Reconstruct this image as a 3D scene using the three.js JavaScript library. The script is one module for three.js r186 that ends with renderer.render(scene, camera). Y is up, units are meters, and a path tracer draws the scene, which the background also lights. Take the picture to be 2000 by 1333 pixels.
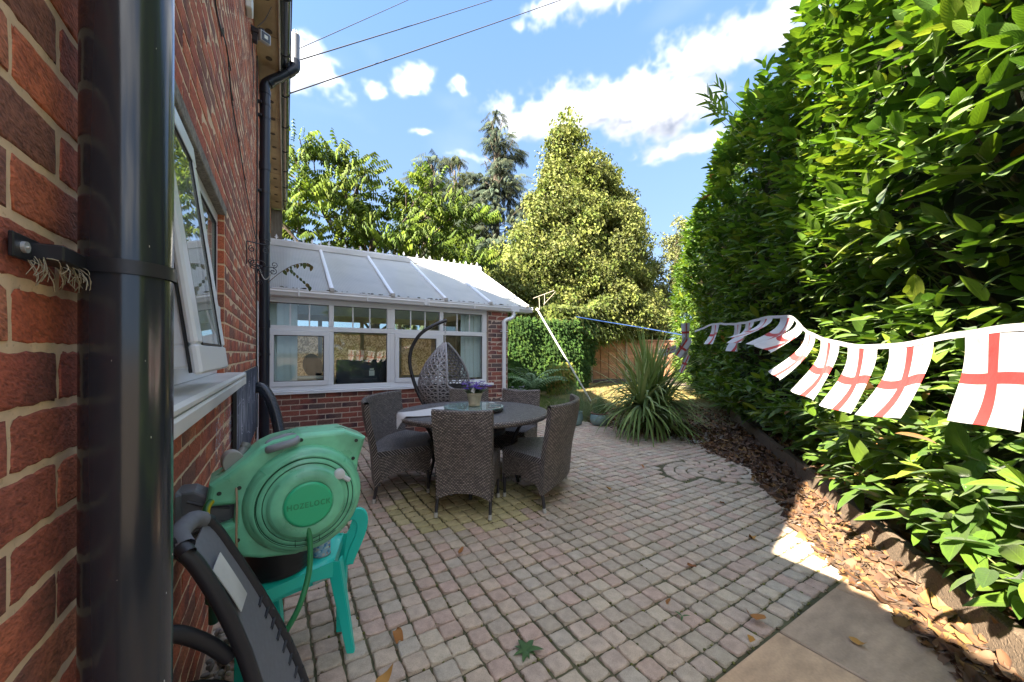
import * as THREE from 'three';
import { mergeGeometries, mergeVertices } from 'three/addons/utils/BufferGeometryUtils.js';
import { TextGeometry } from 'three/addons/geometries/TextGeometry.js';
import { FontLoader } from 'three/addons/loaders/FontLoader.js';

const { PI, sin, cos, tan, atan2, sqrt, abs, min, max, floor, pow, hypot } = Math;
const V = (x, y, z) => new THREE.Vector3(x, y, z);
const clamp = (x, a = 0, b = 1) => min(b, max(a, x));
const lerp = (a, b, t) => a + (b - a) * t;
const smooth = (a, b, x) => { const t = clamp((x - a) / (b - a)); return t * t * (3 - 2 * t); };
function rng(seed) { let a = seed >>> 0; return () => { a = (a + 0x6D2B79F5) | 0; let t = Math.imul(a ^ (a >>> 15), 1 | a); t = (t + Math.imul(t ^ (t >>> 7), 61 | t)) ^ t; return ((t ^ (t >>> 14)) >>> 0) / 4294967296; }; }
function hash(x, y, s) { let h = Math.imul(x, 374761393) + Math.imul(y, 668265263) + Math.imul(s, 2147483647 ^ 0x5bd1e995); h = Math.imul(h ^ (h >>> 13), 1274126177); return ((h ^ (h >>> 16)) >>> 0) / 4294967296; }
function vnoise(x, y, per, s) {
  const xi = floor(x), yi = floor(y), fx = x - xi, fy = y - yi, u = fx * fx * (3 - 2 * fx), v = fy * fy * (3 - 2 * fy);
  const m = (n) => per ? ((n % per) + per) % per : n;
  const a = hash(m(xi), m(yi), s), b = hash(m(xi + 1), m(yi), s), c = hash(m(xi), m(yi + 1), s), d = hash(m(xi + 1), m(yi + 1), s);
  return a + (b - a) * u + (c - a) * v + (a - b - c + d) * u * v;
}
function fbm(x, y, per, oct, s) { let t = 0, a = 0.5, n = 0; for (let i = 0; i < oct; i++) { t += a * vnoise(x, y, per, s + i * 17); n += a; a *= 0.5; x *= 2; y *= 2; per *= 2; } return t / n; }
const n3 = (x, y, z) => (vnoise(x + z * 0.71, y - z * 0.53, 0, 5) + vnoise(y * 0.9 + 7 + x * 0.3, z * 1.1 - 3 + y * 0.2, 0, 9) + vnoise(z + 11, x * 1.05 + 5, 0, 13)) / 3;

// ---------------------------------------------------------------- camera
const scene = new THREE.Scene();
const YAW = 0.5451, EYE = V(0, 1.2155, 0);
const camera = new THREE.PerspectiveCamera(2 * Math.atan(666.5 / 734) * 180 / PI, 1.5, 0.05, 400);
camera.position.copy(EYE);
camera.rotation.order = 'YXZ';
camera.rotation.set(0, -YAW, 0.0026);
camera.setViewOffset(2000, 1333, 0, -24.8, 2000, 1333);
camera.updateProjectionMatrix();
scene.add(camera);

// ---------------------------------------------------------------- renderer, sun, sky
const renderer = new THREE.WebGLRenderer({ antialias: true });
renderer.toneMapping = THREE.LinearToneMapping;
renderer.toneMappingExposure = 10.6;
renderer.shadowMap.enabled = true;
const EL = 34 * PI / 180, SUNH = V(-0.9693, 0, 0.2458);
const SUN = V(SUNH.x * cos(EL), sin(EL), SUNH.z * cos(EL));
const sun = new THREE.DirectionalLight(new THREE.Color(1.0, 0.89, 0.71), 4.2);
sun.position.copy(SUN).multiplyScalar(60).add(V(3, 0, -4));
sun.target.position.set(3, 0, -4);
sun.castShadow = true;
sun.shadow.radius = 1.3;
sun.shadow.mapSize.set(4096, 4096);
Object.assign(sun.shadow.camera, { left: -25, right: 25, top: 25, bottom: -25, near: 1, far: 140 });
scene.add(sun, sun.target);

{ // the sky: clear air and fair-weather clouds
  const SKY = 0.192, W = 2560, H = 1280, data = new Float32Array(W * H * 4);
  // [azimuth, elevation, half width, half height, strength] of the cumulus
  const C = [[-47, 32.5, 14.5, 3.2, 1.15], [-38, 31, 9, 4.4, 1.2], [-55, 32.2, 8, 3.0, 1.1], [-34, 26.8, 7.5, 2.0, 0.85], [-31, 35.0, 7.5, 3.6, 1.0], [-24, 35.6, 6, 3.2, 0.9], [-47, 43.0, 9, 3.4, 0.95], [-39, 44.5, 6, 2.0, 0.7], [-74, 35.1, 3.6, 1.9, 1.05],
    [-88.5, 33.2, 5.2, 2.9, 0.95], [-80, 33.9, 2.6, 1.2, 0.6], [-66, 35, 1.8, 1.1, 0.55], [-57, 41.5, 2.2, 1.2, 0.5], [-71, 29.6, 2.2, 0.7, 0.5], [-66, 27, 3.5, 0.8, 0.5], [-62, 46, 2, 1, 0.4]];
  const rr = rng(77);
  for (let i = 0; i < 230; i++) { const az = rr() * 360 - 180, el = 12 + 78 * (1 - sqrt(1 - rr())) * 1.05; if (az > -112 && az < 8 && el < 50) continue; C.push([az, el, min(60, (4 + rr() * 9) / max(0.12, cos(min(88, el) * PI / 180))), 1.8 + rr() * 4.2, 0.8 + rr() * 0.45]); }  // more clouds added out of view, to lift the light in the shade
  for (let j = 0; j < H; j++) {
    const el = (j + 0.5) / H * 180 - 90, e = max(0, el), row = C.filter((c) => abs(el - c[1]) < c[3] * 1.75 + 5.5);
    for (let i = 0; i < W; i++) {
      const az = (i + 0.5) / W * 360 - 180, o = (j * W + i) * 4;
      const t = pow(clamp(e / 60), 0.62);
      let r = lerp(0.36, 0.120, t), g = lerp(0.50, 0.265, t), b = lerp(0.66, 0.62, t);
      const dx = cos(e * PI / 180) * cos(az * PI / 180), dz = cos(e * PI / 180) * sin(az * PI / 180), dy = sin(e * PI / 180);
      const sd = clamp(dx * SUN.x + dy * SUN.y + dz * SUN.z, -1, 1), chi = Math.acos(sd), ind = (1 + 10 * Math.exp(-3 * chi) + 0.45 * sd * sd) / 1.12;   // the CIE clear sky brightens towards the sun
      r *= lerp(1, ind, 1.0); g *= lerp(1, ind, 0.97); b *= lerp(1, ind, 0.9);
      const cloudLift = 1 + 2.6 * pow((1 + sd) / 2, 2);  // brightens clouds towards the sun, mostly unseen ones, as added fill for the shade
      if (el > 5) {
        const wx = (fbm(az * 0.16, el * 0.16, 0, 4, 31) - 0.5) * 7, wy = (fbm(az * 0.16 + 40, el * 0.16, 0, 4, 57) - 0.5) * 4.6;
        const density = (de0) => { let d = 0; for (const c of row) { let da = az - c[0] + wx; if (da > 180) da -= 360; if (da < -180) da += 360; const qa = (da / c[2]) ** 2; if (qa > 3) continue; const de = el + de0 - c[1] + wy, q = qa + (de / (de > 0 ? c[3] : c[3] * 0.75)) ** 2; if (q < 3) { const w = c[4] * Math.exp(-q * 1.6); d = min(1.3, max(d, w) + w * 0.12); } } return d; };
        const den = density(0);
        const f = fbm(az * 0.32 + 9, el * 0.5, 0, 5, 83);
        const f2 = fbm(az * 0.8 + 3, el * 1.2 + 8, 0, 6, 29), bil = 1 - abs(2 * fbm(az * 0.55 + 30, el * 0.85, 0, 4, 91) - 1), edge = den * 1.1 + 0.55 * (f - 0.5) + 0.55 * (f2 - 0.5) + 0.45 * (bil - 0.6) - 0.12, a = den > 0.06 ? smooth(0.10, 0.92, edge) * smooth(0.06, 0.25, den) : 0;
        const wisp = 0.10 * smooth(0.55, 0.8, fbm(az * 0.06, el * 0.12, 0, 4, 3));
        const thick = smooth(0.5, 1.1, den * (0.6 + 0.8 * f));
        const above = den > 0.06 ? density(2.1) : 0;
        const shade = smooth(-0.22, 0.62, above * 1.05 - den * 0.78 + (0.55 - bil) * 0.55 + (f2 - 0.5) * 0.5) * (0.45 + 0.55 * thick);
        const cr = lerp(0.62, 0.19, shade) * cloudLift, cg = lerp(0.62, 0.215, shade) * cloudLift, cb = lerp(0.63, 0.275, shade) * cloudLift;
        const k = clamp(a * 0.97 + wisp);
        r = lerp(r, cr, k); g = lerp(g, cg, k); b = lerp(b, cb, k);
      }
      if (el < 0) { r = 0.28; g = 0.30; b = 0.27; }
      data[o] = r * SKY; data[o + 1] = g * SKY; data[o + 2] = b * SKY; data[o + 3] = 1;
    }
  }
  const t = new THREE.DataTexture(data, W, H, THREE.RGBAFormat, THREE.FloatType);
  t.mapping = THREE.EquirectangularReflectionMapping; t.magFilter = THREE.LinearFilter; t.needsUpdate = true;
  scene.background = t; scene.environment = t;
}

// ---------------------------------------------------------------- textures and materials
function tex(w, h, fn, srgb = false) {
  const d = new Uint8Array(w * h * 4);
  for (let j = 0; j < h; j++) for (let i = 0; i < w; i++) {
    const c = fn(i / w, j / h, i, j), o = (j * w + i) * 4;
    if (typeof c === 'number') d[o] = d[o + 1] = d[o + 2] = clamp(c) * 255; else { d[o] = clamp(c[0]) * 255; d[o + 1] = clamp(c[1]) * 255; d[o + 2] = clamp(c[2]) * 255; }
    d[o + 3] = 255;
  }
  const t = new THREE.DataTexture(d, w, h); t.wrapS = t.wrapT = THREE.RepeatWrapping; t.magFilter = THREE.LinearFilter; t.needsUpdate = true;
  if (srgb) t.colorSpace = THREE.SRGBColorSpace;
  return t;
}
function rep(t, x, y = x) { const c = t.clone(); c.repeat.set(x, y); c.needsUpdate = true; return c; }
const col = (r, g, b) => new THREE.Color().setRGB(r, g, b);
function std(c, rough = 0.8, o = {}) { return new THREE.MeshStandardMaterial({ color: Array.isArray(c) ? col(...c) : c, roughness: rough, ...o }); }
function phys(c, rough = 0.5, o = {}) { return new THREE.MeshPhysicalMaterial({ color: Array.isArray(c) ? col(...c) : c, roughness: rough, ...o }); }

const T = {};
T.grain = tex(512, 512, (u, v) => { const a = fbm(u * 8, v * 8, 8, 5, 2), b = fbm(u * 64, v * 64, 64, 2, 19), c = vnoise(u * 200, v * 200, 200, 4); return 0.42 + 0.55 * (a - 0.5) + 0.6 * (b - 0.5) + (c > 0.93 ? 0.25 : 0) - (c < 0.06 ? 0.2 : 0) + 0.33; });
T.drag = tex(512, 256, (u, v) => { const s = u * 0.35; const a = fbm(u * 40, v * 40 + s * 40, 40, 3, 8), b = fbm(u * 6, v * 6, 6, 3, 22), c = vnoise(u * 120, v * 60, 60, 44); return clamp(0.76 + 0.85 * (a - 0.5) + 0.4 * (b - 0.5) + (c > 0.94 ? 0.35 : 0)); });
T.mortar = tex(256, 256, (u, v) => 0.82 + 0.35 * (fbm(u * 16, v * 16, 16, 4, 6) - 0.5) - (vnoise(u * 90, v * 90, 90, 3) > 0.92 ? 0.15 : 0));
T.speck = tex(512, 512, (u, v) => { const a = fbm(u * 6, v * 6, 6, 4, 11), c = vnoise(u * 160, v * 160, 160, 1), d = vnoise(u * 110, v * 110, 110, 21); return 0.86 + 0.5 * (a - 0.5) + 0.32 * (c - 0.5) + (d > 0.9 ? 0.14 : 0) - (d < 0.1 ? 0.22 : 0); });
T.stain = tex(512, 512, (u, v) => 0.8 + 0.8 * (fbm(u * 3, v * 3, 3, 6, 15) - 0.5));
T.weave = (() => { // rattan: dashes over and under, rows staggered
  const cell = (u, v) => { const N = 16, M = 32, row = floor(v * M), fv = v * M - row, cu = u * N + (row % 2) * 0.5, k = floor(cu), fu = cu - k; const across = sin(PI * clamp(fu)), along = pow(max(0, sin(PI * fv)), 0.6); const h = along * (0.25 + 0.75 * pow(across, 0.7)); return [h, hash(row, ((k % N) + N) % N, 3)]; };
  return { bump: tex(512, 512, (u, v) => cell(u, v)[0]), color: tex(512, 512, (u, v) => { const [h, q] = cell(u, v); const s = (0.05 + 0.95 * pow(h, 2.4)) * (0.5 + 0.65 * q) * (0.85 + 0.3 * fbm(u * 6, v * 6, 6, 3, 90)); return [s, s * 0.98, s * 0.97]; }) };
})();
T.wood = tex(256, 512, (u, v) => { const g = fbm(u * 30, v * 3, 0, 4, 12), f = fbm(u * 4, v * 6, 4, 3, 33); return 0.75 + 0.5 * (g - 0.5) + 0.4 * (f - 0.5); });
T.cloth = tex(128, 128, (u, v, i, j) => 0.85 + ((i + j) % 2 ? 0.05 : -0.05) + 0.15 * (fbm(u * 8, v * 8, 8, 3, 3) - 0.5));
T.leaf = tex(64, 128, (u, v) => { const m = abs(u - 0.5), rib = smooth(0.045, 0.012, m), vein = smooth(0.85, 0.99, sin((v * 9 - m * 8) * PI * 2) * 0.5 + 0.5) * 0.3; const k = 0.82 + 0.35 * (fbm(u * 4, v * 6, 0, 4, 2) - 0.5) + 0.1 * vein; return [clamp(k + rib * 0.5), clamp(k + rib * 0.28), clamp(k + rib * 0.15)]; });
T.leafBump = tex(64, 128, (u, v) => { const m = abs(u - 0.5); return 0.55 - 0.4 * smooth(0.05, 0.0, m) + 0.14 * sin((v * 9 - m * 8) * PI * 2) + 0.3 * (fbm(u * 4, v * 6, 0, 3, 12) - 0.5); });

const M = {};
M.brick = std([1, 1, 1], 0.92, { vertexColors: true, map: rep(T.drag, 4.2, 8.4), bumpMap: rep(T.drag, 4.2, 8.4), bumpScale: 0.0022 });
M.mortar = std([0.88, 0.62, 0.39], 0.95, { map: rep(T.mortar, 3), bumpMap: rep(T.mortar, 3), bumpScale: 0.003 });
M.mortarPale = std([0.60, 0.47, 0.38], 0.95, { map: rep(T.mortar, 3), bumpMap: rep(T.mortar, 3), bumpScale: 0.002 });
M.upvc = phys([0.78, 0.80, 0.83], 0.28, { clearcoat: 0.3, clearcoatRoughness: 0.2 });
M.upvcWarm = phys([0.74, 0.73, 0.70], 0.32, { map: rep(T.stain, 0.8) });
M.gasket = std([0.018, 0.018, 0.02], 0.5);
M.glass = phys([0.92, 0.96, 0.95], 0.0, { transmission: 1, ior: 1.5, specularIntensity: 1, thickness: 0 });
M.blackPvc = phys([0.026, 0.030, 0.037], 0.24, { clearcoat: 0.4, clearcoatRoughness: 0.12, roughnessMap: rep(T.stain, 2, 1) });
M.blackPipeFar = phys([0.016, 0.02, 0.032], 0.33, {});
M.greyPvc = phys([0.20, 0.21, 0.23], 0.4);
M.blackMetal = phys([0.02, 0.02, 0.024], 0.38);
M.weave = std([0.44, 0.365, 0.32], 0.38, { map: rep(T.weave.color, 2.6, 2.6), bumpMap: rep(T.weave.bump, 2.6, 2.6), bumpScale: 0.006 });
M.weaveSeat = std([0.42, 0.38, 0.37], 0.34, { map: rep(T.weave.color, 2.4, 2.6), bumpMap: rep(T.weave.bump, 2.4, 2.6), bumpScale: 0.004 });
M.chairLeg = phys([0.028, 0.026, 0.030], 0.35);
M.steel = std([0.50, 0.48, 0.43], 0.4, { metalness: 0.2 });
M.alu = std([0.72, 0.72, 0.74], 0.3, { metalness: 0.85 });

// ---------------------------------------------------------------- building helpers
const used = {};
function numbered(n) { const k = used[n] = (used[n] ?? -1) + 1; return k ? n + '_' + String(k).padStart(3, '0') : n; }
function tag(o, label, category, group, kind) { if (label) o.userData.label = label; if (category) o.userData.category = category; if (group) o.userData.group = group; if (kind) o.userData.kind = kind; return o; }
function thing(name, label, category, pos = [0, 0, 0], turn = 0, group) { const o = new THREE.Group(); o.name = numbered(name); o.position.set(...pos); o.rotation.y = turn; scene.add(o); return tag(o, label, category, group); }
function shadow(m) { m.castShadow = m.receiveShadow = true; return m; }
function part(name, geo, mat, parent, label) { const m = shadow(new THREE.Mesh(Array.isArray(geo) ? merge(geo) : geo, mat)); m.name = name; parent.add(m); if (label) m.userData.label = label; return m; }
function solo(name, geo, mat, label, category, group) { const m = shadow(new THREE.Mesh(Array.isArray(geo) ? merge(geo) : geo, mat)); m.name = numbered(name); scene.add(m); return tag(m, label, category, group); }
function struct(name, geo, mat) { const m = shadow(new THREE.Mesh(Array.isArray(geo) ? merge(geo) : geo, mat)); m.name = name; m.userData.kind = 'structure'; scene.add(m); return m; }
function stuff(o) { o.userData.kind = 'stuff'; return o; }
function copyThing(root, label) { const c = root.clone(); c.name = numbered(root.name.replace(/_\d{3}$/, '')); scene.add(c); c.userData = { ...root.userData }; if (label) c.userData.label = label; return c; }
function merge(list) {
  const keys = ['position', 'normal', 'uv']; if (list.every((g) => g.attributes.color)) keys.push('color');
  const l = list.map((g) => { let q = g.index ? g.toNonIndexed() : g.clone(); if (!q.attributes.normal) q.computeVertexNormals(); if (!q.attributes.uv) q.setAttribute('uv', new THREE.BufferAttribute(new Float32Array(q.attributes.position.count * 2), 2)); for (const k of Object.keys(q.attributes)) if (!keys.includes(k)) q.deleteAttribute(k); q.morphAttributes = {}; return q; });
  return l.length === 1 ? l[0] : mergeGeometries(l);
}
function boxUV(g, s = 1, ox = 0, oy = 0) { const p = g.attributes.position, n = g.attributes.normal, uv = new Float32Array(p.count * 2); for (let i = 0; i < p.count; i++) { const ax = abs(n.getX(i)), ay = abs(n.getY(i)), az = abs(n.getZ(i)); const x = p.getX(i), y = p.getY(i), z = p.getZ(i); const [a, b] = ay >= ax && ay >= az ? [x, z] : ax >= az ? [z, y] : [x, y]; uv[i * 2] = a * s + ox; uv[i * 2 + 1] = b * s + oy; } g.setAttribute('uv', new THREE.BufferAttribute(uv, 2)); return g; }
function cbox(w, h, d, c = 0.004) { // chamfered box, 44 triangles
  const X = w / 2, Y = h / 2, Z = d / 2; c = min(c, X * 0.9, Y * 0.9, Z * 0.9);
  const P = [], q = (a, b, e, f) => P.push(a, b, e, a, e, f), H = [X, Y, Z];
  const pt = (ax, s0, s1, s2) => { const s = [s0, s1, s2]; return [0, 1, 2].map((k) => s[k] * (k === ax ? H[k] : H[k] - c)); };
  for (let ax = 0; ax < 3; ax++) for (const s of [-1, 1]) { const b = (ax + 1) % 3, e = (ax + 2) % 3; const mk = (sb, se) => { const v = [0, 0, 0]; v[ax] = s; v[b] = sb; v[e] = se; return pt(ax, ...v); }; const l = [mk(-1, -1), mk(1, -1), mk(1, 1), mk(-1, 1)]; if (s < 0) l.reverse(); q(...l); }
  for (let ax = 0; ax < 3; ax++) { const b = (ax + 1) % 3, e = (ax + 2) % 3; for (const sb of [-1, 1]) for (const se of [-1, 1]) { const mk = (sa, f) => { const v = [0, 0, 0]; v[ax] = sa; v[b] = sb; v[e] = se; return pt(f, ...v); }; const l = [mk(-1, b), mk(1, b), mk(1, e), mk(-1, e)]; if (sb * se < 0) l.reverse(); q(...l); } }
  for (const a of [-1, 1]) for (const b of [-1, 1]) for (const e of [-1, 1]) { const l = [pt(0, a, b, e), pt(1, a, b, e), pt(2, a, b, e)]; if (a * b * e < 0) l.reverse(); P.push(...l); }
  const g = new THREE.BufferGeometry(); g.setAttribute('position', new THREE.BufferAttribute(new Float32Array(P.flat()), 3)); g.computeVertexNormals(); return boxUV(g);
}
const bx = (x0, x1, y0, y1, z0, z1, c = 0.004) => { const g = cbox(abs(x1 - x0), abs(y1 - y0), abs(z1 - z0), c).translate((x0 + x1) / 2, (y0 + y1) / 2, (z0 + z1) / 2); return boxUV(g); };
function tube(pts, r, seg = 24, rad = 8, closed = false) { const c = new THREE.CatmullRomCurve3(pts.map((p) => Array.isArray(p) ? V(...p) : p), closed, 'centripetal'); const g = new THREE.TubeGeometry(c, seg, r, rad, closed); const u = g.attributes.uv, L = c.getLength(); for (let i = 0; i < u.count; i++) u.setXY(i, u.getX(i) * L, u.getY(i) * r * 6.28); return g; }
function rod(a, b, r0, r1 = r0, rad = 10) { a = Array.isArray(a) ? V(...a) : a; b = Array.isArray(b) ? V(...b) : b; const L = a.distanceTo(b), g = new THREE.CylinderGeometry(r1, r0, L, rad); g.translate(0, L / 2, 0); g.applyQuaternion(new THREE.Quaternion().setFromUnitVectors(V(0, 1, 0), b.clone().sub(a).normalize())); return g.translate(a.x, a.y, a.z); }
function lathe(pts, seg = 32) { return new THREE.LatheGeometry(pts.map(([r, y]) => new THREE.Vector2(r, y)), seg); }
// a sheet of thickness t over f(u, v) -> Vector3, uv in metres
function sheet(f, nu, nv, t, uvs = 1) {
  const P = [], Nn = [], e = 1e-3;
  for (let j = 0; j <= nv; j++) for (let i = 0; i <= nu; i++) { const u = i / nu, v = j / nv, p = f(u, v); P.push(p); const du = f(min(1, u + e), v).sub(f(max(0, u - e), v)), dv = f(u, min(1, v + e)).sub(f(u, max(0, v - e))); Nn.push(du.cross(dv).normalize()); }
  const W = nu + 1, pos = [], uv = [], idx = [], lu = [], lv = [];
  for (let j = 0; j <= nv; j++) for (let i = 0; i <= nu; i++) { const k = j * W + i; lu[k] = i ? lu[k - 1] + P[k].distanceTo(P[k - 1]) : 0; lv[k] = j ? lv[k - W] + P[k].distanceTo(P[k - W]) : 0; }
  const mid = floor(nv / 2) * W; for (let j = 0; j <= nv; j++) for (let i = 0; i <= nu; i++) lu[j * W + i] = lu[mid + i];
  for (const s of [1, -1]) for (let k = 0; k < P.length; k++) { pos.push(...P[k].clone().addScaledVector(Nn[k], s * t / 2).toArray()); uv.push(lu[k] * uvs, lv[k] * uvs); }
  const B = P.length;
  for (let j = 0; j < nv; j++) for (let i = 0; i < nu; i++) { const a = j * W + i, b = a + 1, c = a + W, d = c + 1; idx.push(a, b, d, a, d, c, B + a, B + d, B + b, B + a, B + c, B + d); }
  const g = new THREE.BufferGeometry(); g.setAttribute('position', new THREE.Float32BufferAttribute(pos, 3)); g.setAttribute('uv', new THREE.Float32BufferAttribute(uv, 2)); g.setIndex(idx); g.computeVertexNormals();
  const rim = [], ruv = []; const edge = (list) => { for (let k = 0; k + 1 < list.length; k++) { const a = list[k], b = list[k + 1]; for (const q of [a, b, B + b, a, B + b, B + a]) { rim.push(pos[q * 3], pos[q * 3 + 1], pos[q * 3 + 2]); ruv.push(uv[q * 2], uv[q * 2 + 1] + (q >= B ? t : 0)); } } };
  const row = (j, r) => { const l = []; for (let i = 0; i <= nu; i++) l.push(j * W + i); return r ? l.reverse() : l; }, colm = (i, r) => { const l = []; for (let j = 0; j <= nv; j++) l.push(j * W + i); return r ? l.reverse() : l; };
  edge(row(0, true)); edge(row(nv)); edge(colm(0)); edge(colm(nu, true));
  const rg = new THREE.BufferGeometry(); rg.setAttribute('position', new THREE.Float32BufferAttribute(rim, 3)); rg.setAttribute('uv', new THREE.Float32BufferAttribute(ruv, 2)); rg.computeVertexNormals();
  return merge([g, rg]);
}
// a block (brick, sett) with an irregular, pillowed face towards +z, its back open
function block(w, h, d, nx, ny, jit, round, seed, tint) {
  const R = rng(seed), pos = [], uv = [], idx = [], W = nx + 1, ou = R() * 3, ov = R() * 3;
  for (let j = 0; j <= ny; j++) for (let i = 0; i <= nx; i++) {
    const u = i / nx, v = j / ny, ed = i === 0 || j === 0 || i === nx || j === ny, corner = (i === 0 || i === nx) && (j === 0 || j === ny);
    let x = (u - 0.5) * w, y = (v - 0.5) * h; const jx = (R() - 0.5) * jit, jy = (R() - 0.5) * jit;
    if (ed) { if (i === 0 || i === nx) x += jx; if (j === 0 || j === ny) y += jy; if (corner) { x *= 1 - round * 0.5 / w; y *= 1 - round * 0.5 / h; } } else { const q = min(round * 1.4, w / nx * 0.55), qy = min(round * 1.4, h / ny * 0.55); if (i === 1) x = -w / 2 + q; if (i === nx - 1 && nx > 2) x = w / 2 - q; if (j === 1) y = -h / 2 + qy; if (j === ny - 1 && ny > 2) y = h / 2 - qy; }
    pos.push(x, y, (ed ? -round * (0.7 + R() * 0.3) : 0) + (R() - 0.5) * jit * 0.5); uv.push(x + ou, y + ov);
  }
  for (let j = 0; j < ny; j++) for (let i = 0; i < nx; i++) { const a = j * W + i; idx.push(a, a + 1, a + W + 1, a, a + W + 1, a + W); }
  const ring = []; for (let i = 0; i < nx; i++) ring.push(i); for (let j = 0; j < ny; j++) ring.push(j * W + nx); for (let i = nx; i > 0; i--) ring.push(ny * W + i); for (let j = ny; j > 0; j--) ring.push(j * W);
  const b0 = pos.length / 3; for (const k of ring) { pos.push(pos[k * 3], pos[k * 3 + 1], -d); uv.push(uv[k * 2] + d * 0.6, uv[k * 2 + 1] + d * 0.6); }
  for (let k = 0; k < ring.length; k++) { const n = (k + 1) % ring.length; idx.push(ring[k], b0 + k, b0 + n, ring[k], b0 + n, ring[n]); }
  const g = new THREE.BufferGeometry(); g.setAttribute('position', new THREE.Float32BufferAttribute(pos, 3)); g.setAttribute('uv', new THREE.Float32BufferAttribute(uv, 2)); g.setIndex(idx); g.computeVertexNormals();
  if (tint) { const c = new Float32Array(pos.length); for (let k = 0; k < pos.length / 3; k++) { const f = typeof tint === 'function' ? tint(pos[k * 3] / w, pos[k * 3 + 1] / h) : tint; c[k * 3] = f[0]; c[k * 3 + 1] = f[1]; c[k * 3 + 2] = f[2]; } g.setAttribute('color', new THREE.BufferAttribute(c, 3)); }
  return g;
}
function painted(g, c) { const n = g.attributes.position.count, a = new Float32Array(n * 3); for (let i = 0; i < n; i++) { a[i * 3] = c[0]; a[i * 3 + 1] = c[1]; a[i * 3 + 2] = c[2]; } g.setAttribute('color', new THREE.BufferAttribute(a, 3)); return g; }
const camFwd = V(sin(YAW), 0, -cos(YAW)), camRight = V(cos(YAW), 0, sin(YAW));
function pix(p) { const q = p.clone().sub(EYE), d = q.dot(camFwd); return [1000 + 734 * q.dot(camRight) / d, 691.3 - 734 * q.y / d, d]; }   // used only to choose which pieces are large in view
function inView(p, m = 40) { const [x, y, d] = pix(p); return d > 0.05 && x > -m && x < 2000 + m && y > -m && y < 1333 + m; }
function aim(pos, dir, up, s = 1) { const z = dir.clone().normalize(), x = up.clone().cross(z); if (x.lengthSq() < 1e-6) x.set(1, 0, 0); x.normalize(); const y = z.clone().cross(x); const sx = Array.isArray(s) ? s[0] : s, sy = Array.isArray(s) ? s[1] : s, sz = Array.isArray(s) ? s[2] : s; return new THREE.Matrix4().makeBasis(x.multiplyScalar(sx), y.multiplyScalar(sy), z.multiplyScalar(sz)).setPosition(pos); }
function instances(name, geo, mat, mats, colors, parent) { const m = new THREE.InstancedMesh(geo, mat, mats.length); mats.forEach((a, i) => m.setMatrixAt(i, a)); if (colors) colors.forEach((c, i) => m.setColorAt(i, c)); m.name = name; shadow(m); stuff(m); (parent ?? scene).add(m); return m; }
// a leaf: base at the origin, tip along +z, face along +y
function leafGeo(L, W, nz, droop, fold, tip = 1, base = 0.55) {
  const pos = [], uv = [], idx = [];
  for (let j = 0; j <= nz; j++) { const v = j / nz, w = W / 2 * pow(sin(PI * pow(clamp(v * 0.97 + 0.03), base + 0.2)), tip * 0.75), z = L * v, y = -droop * v * v * L; for (const s of [-1, 0, 1]) { pos.push(s * w, y + abs(s) * w * fold, z); uv.push(0.5 + s * 0.5, v); } }
  for (let j = 0; j < nz; j++) for (let i = 0; i < 2; i++) { const a = j * 3 + i; idx.push(a, a + 3, a + 4, a, a + 4, a + 1); }
  const g = new THREE.BufferGeometry(); g.setAttribute('position', new THREE.Float32BufferAttribute(pos, 3)); g.setAttribute('uv', new THREE.Float32BufferAttribute(uv, 2)); g.setIndex(idx); g.computeVertexNormals(); return g;
}
function clump(parts) { return merge(parts.map(([g, m]) => g.clone().applyMatrix4(m))); }
// ================================================================ GROUND
const X0 = -0.263, ZC = -5.784;          // faces of the house wall and of the conservatory
{
  const g = new THREE.PlaneGeometry(240, 240, 60, 60).rotateX(-PI / 2).translate(6, -0.03, -20);
  const p = g.attributes.position, uv = g.attributes.uv; for (let i = 0; i < p.count; i++) uv.setXY(i, p.getX(i), p.getZ(i));
  struct('ground', g, std([0.10, 0.075, 0.05], 0.97, { map: rep(T.speck, 0.7), bumpMap: rep(T.speck, 1.3), bumpScale: 0.02 }));
}
// ================================================================ BRICKWORK
const BR = { red: [[0.585, 0.142, 0.066], [0.653, 0.179, 0.082], [0.527, 0.133, 0.071], [0.605, 0.202, 0.098], [0.428, 0.119, 0.071], [0.321, 0.127, 0.082], [0.565, 0.160, 0.078], [0.701, 0.195, 0.085]],
  old: [[0.316, 0.106, 0.082], [0.358, 0.111, 0.082], [0.265, 0.103, 0.085], [0.197, 0.111, 0.097], [0.341, 0.127, 0.097], [0.163, 0.114, 0.108], [0.290, 0.114, 0.094], [0.384, 0.127, 0.090]] };
const brickCache = {};
function brickGeo(kind, len, fine, k) {
  const q = Math.round(len * 100) / 100, key = [kind, q, fine, k].join();
  return brickCache[key] ??= (() => { const c = BR[kind][k % 8], R = rng(900 + k * 7 + q * 1000), dark = R() < 0.45, side = R() < 0.5 ? -1 : 1, dk = 0.35 + R() * 0.35;
    return block(q, kind === 'old' ? 0.062 : 0.0645, 0.02, fine ? 12 : 4, fine ? 5 : 2, fine ? 0.0042 : 0.003, fine ? 0.0022 : 0.0018, 31 + k * 13 + floor(q * 977), (u, v) => { const s = dark ? lerp(1, dk, smooth(-0.2, 0.45, u * side + 0.25 * (vnoise(u * 4 + k, v * 3, 0, 9) - 0.5))) : 1; const m = lerp(1, 0.82, dark ? smooth(-0.2, 0.4, u * side) : 0); return [c[0] * s, c[1] * lerp(s, 1, 0.35) * m, c[2] * lerp(s, 1, 0.5)]; }); })();
}
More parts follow.
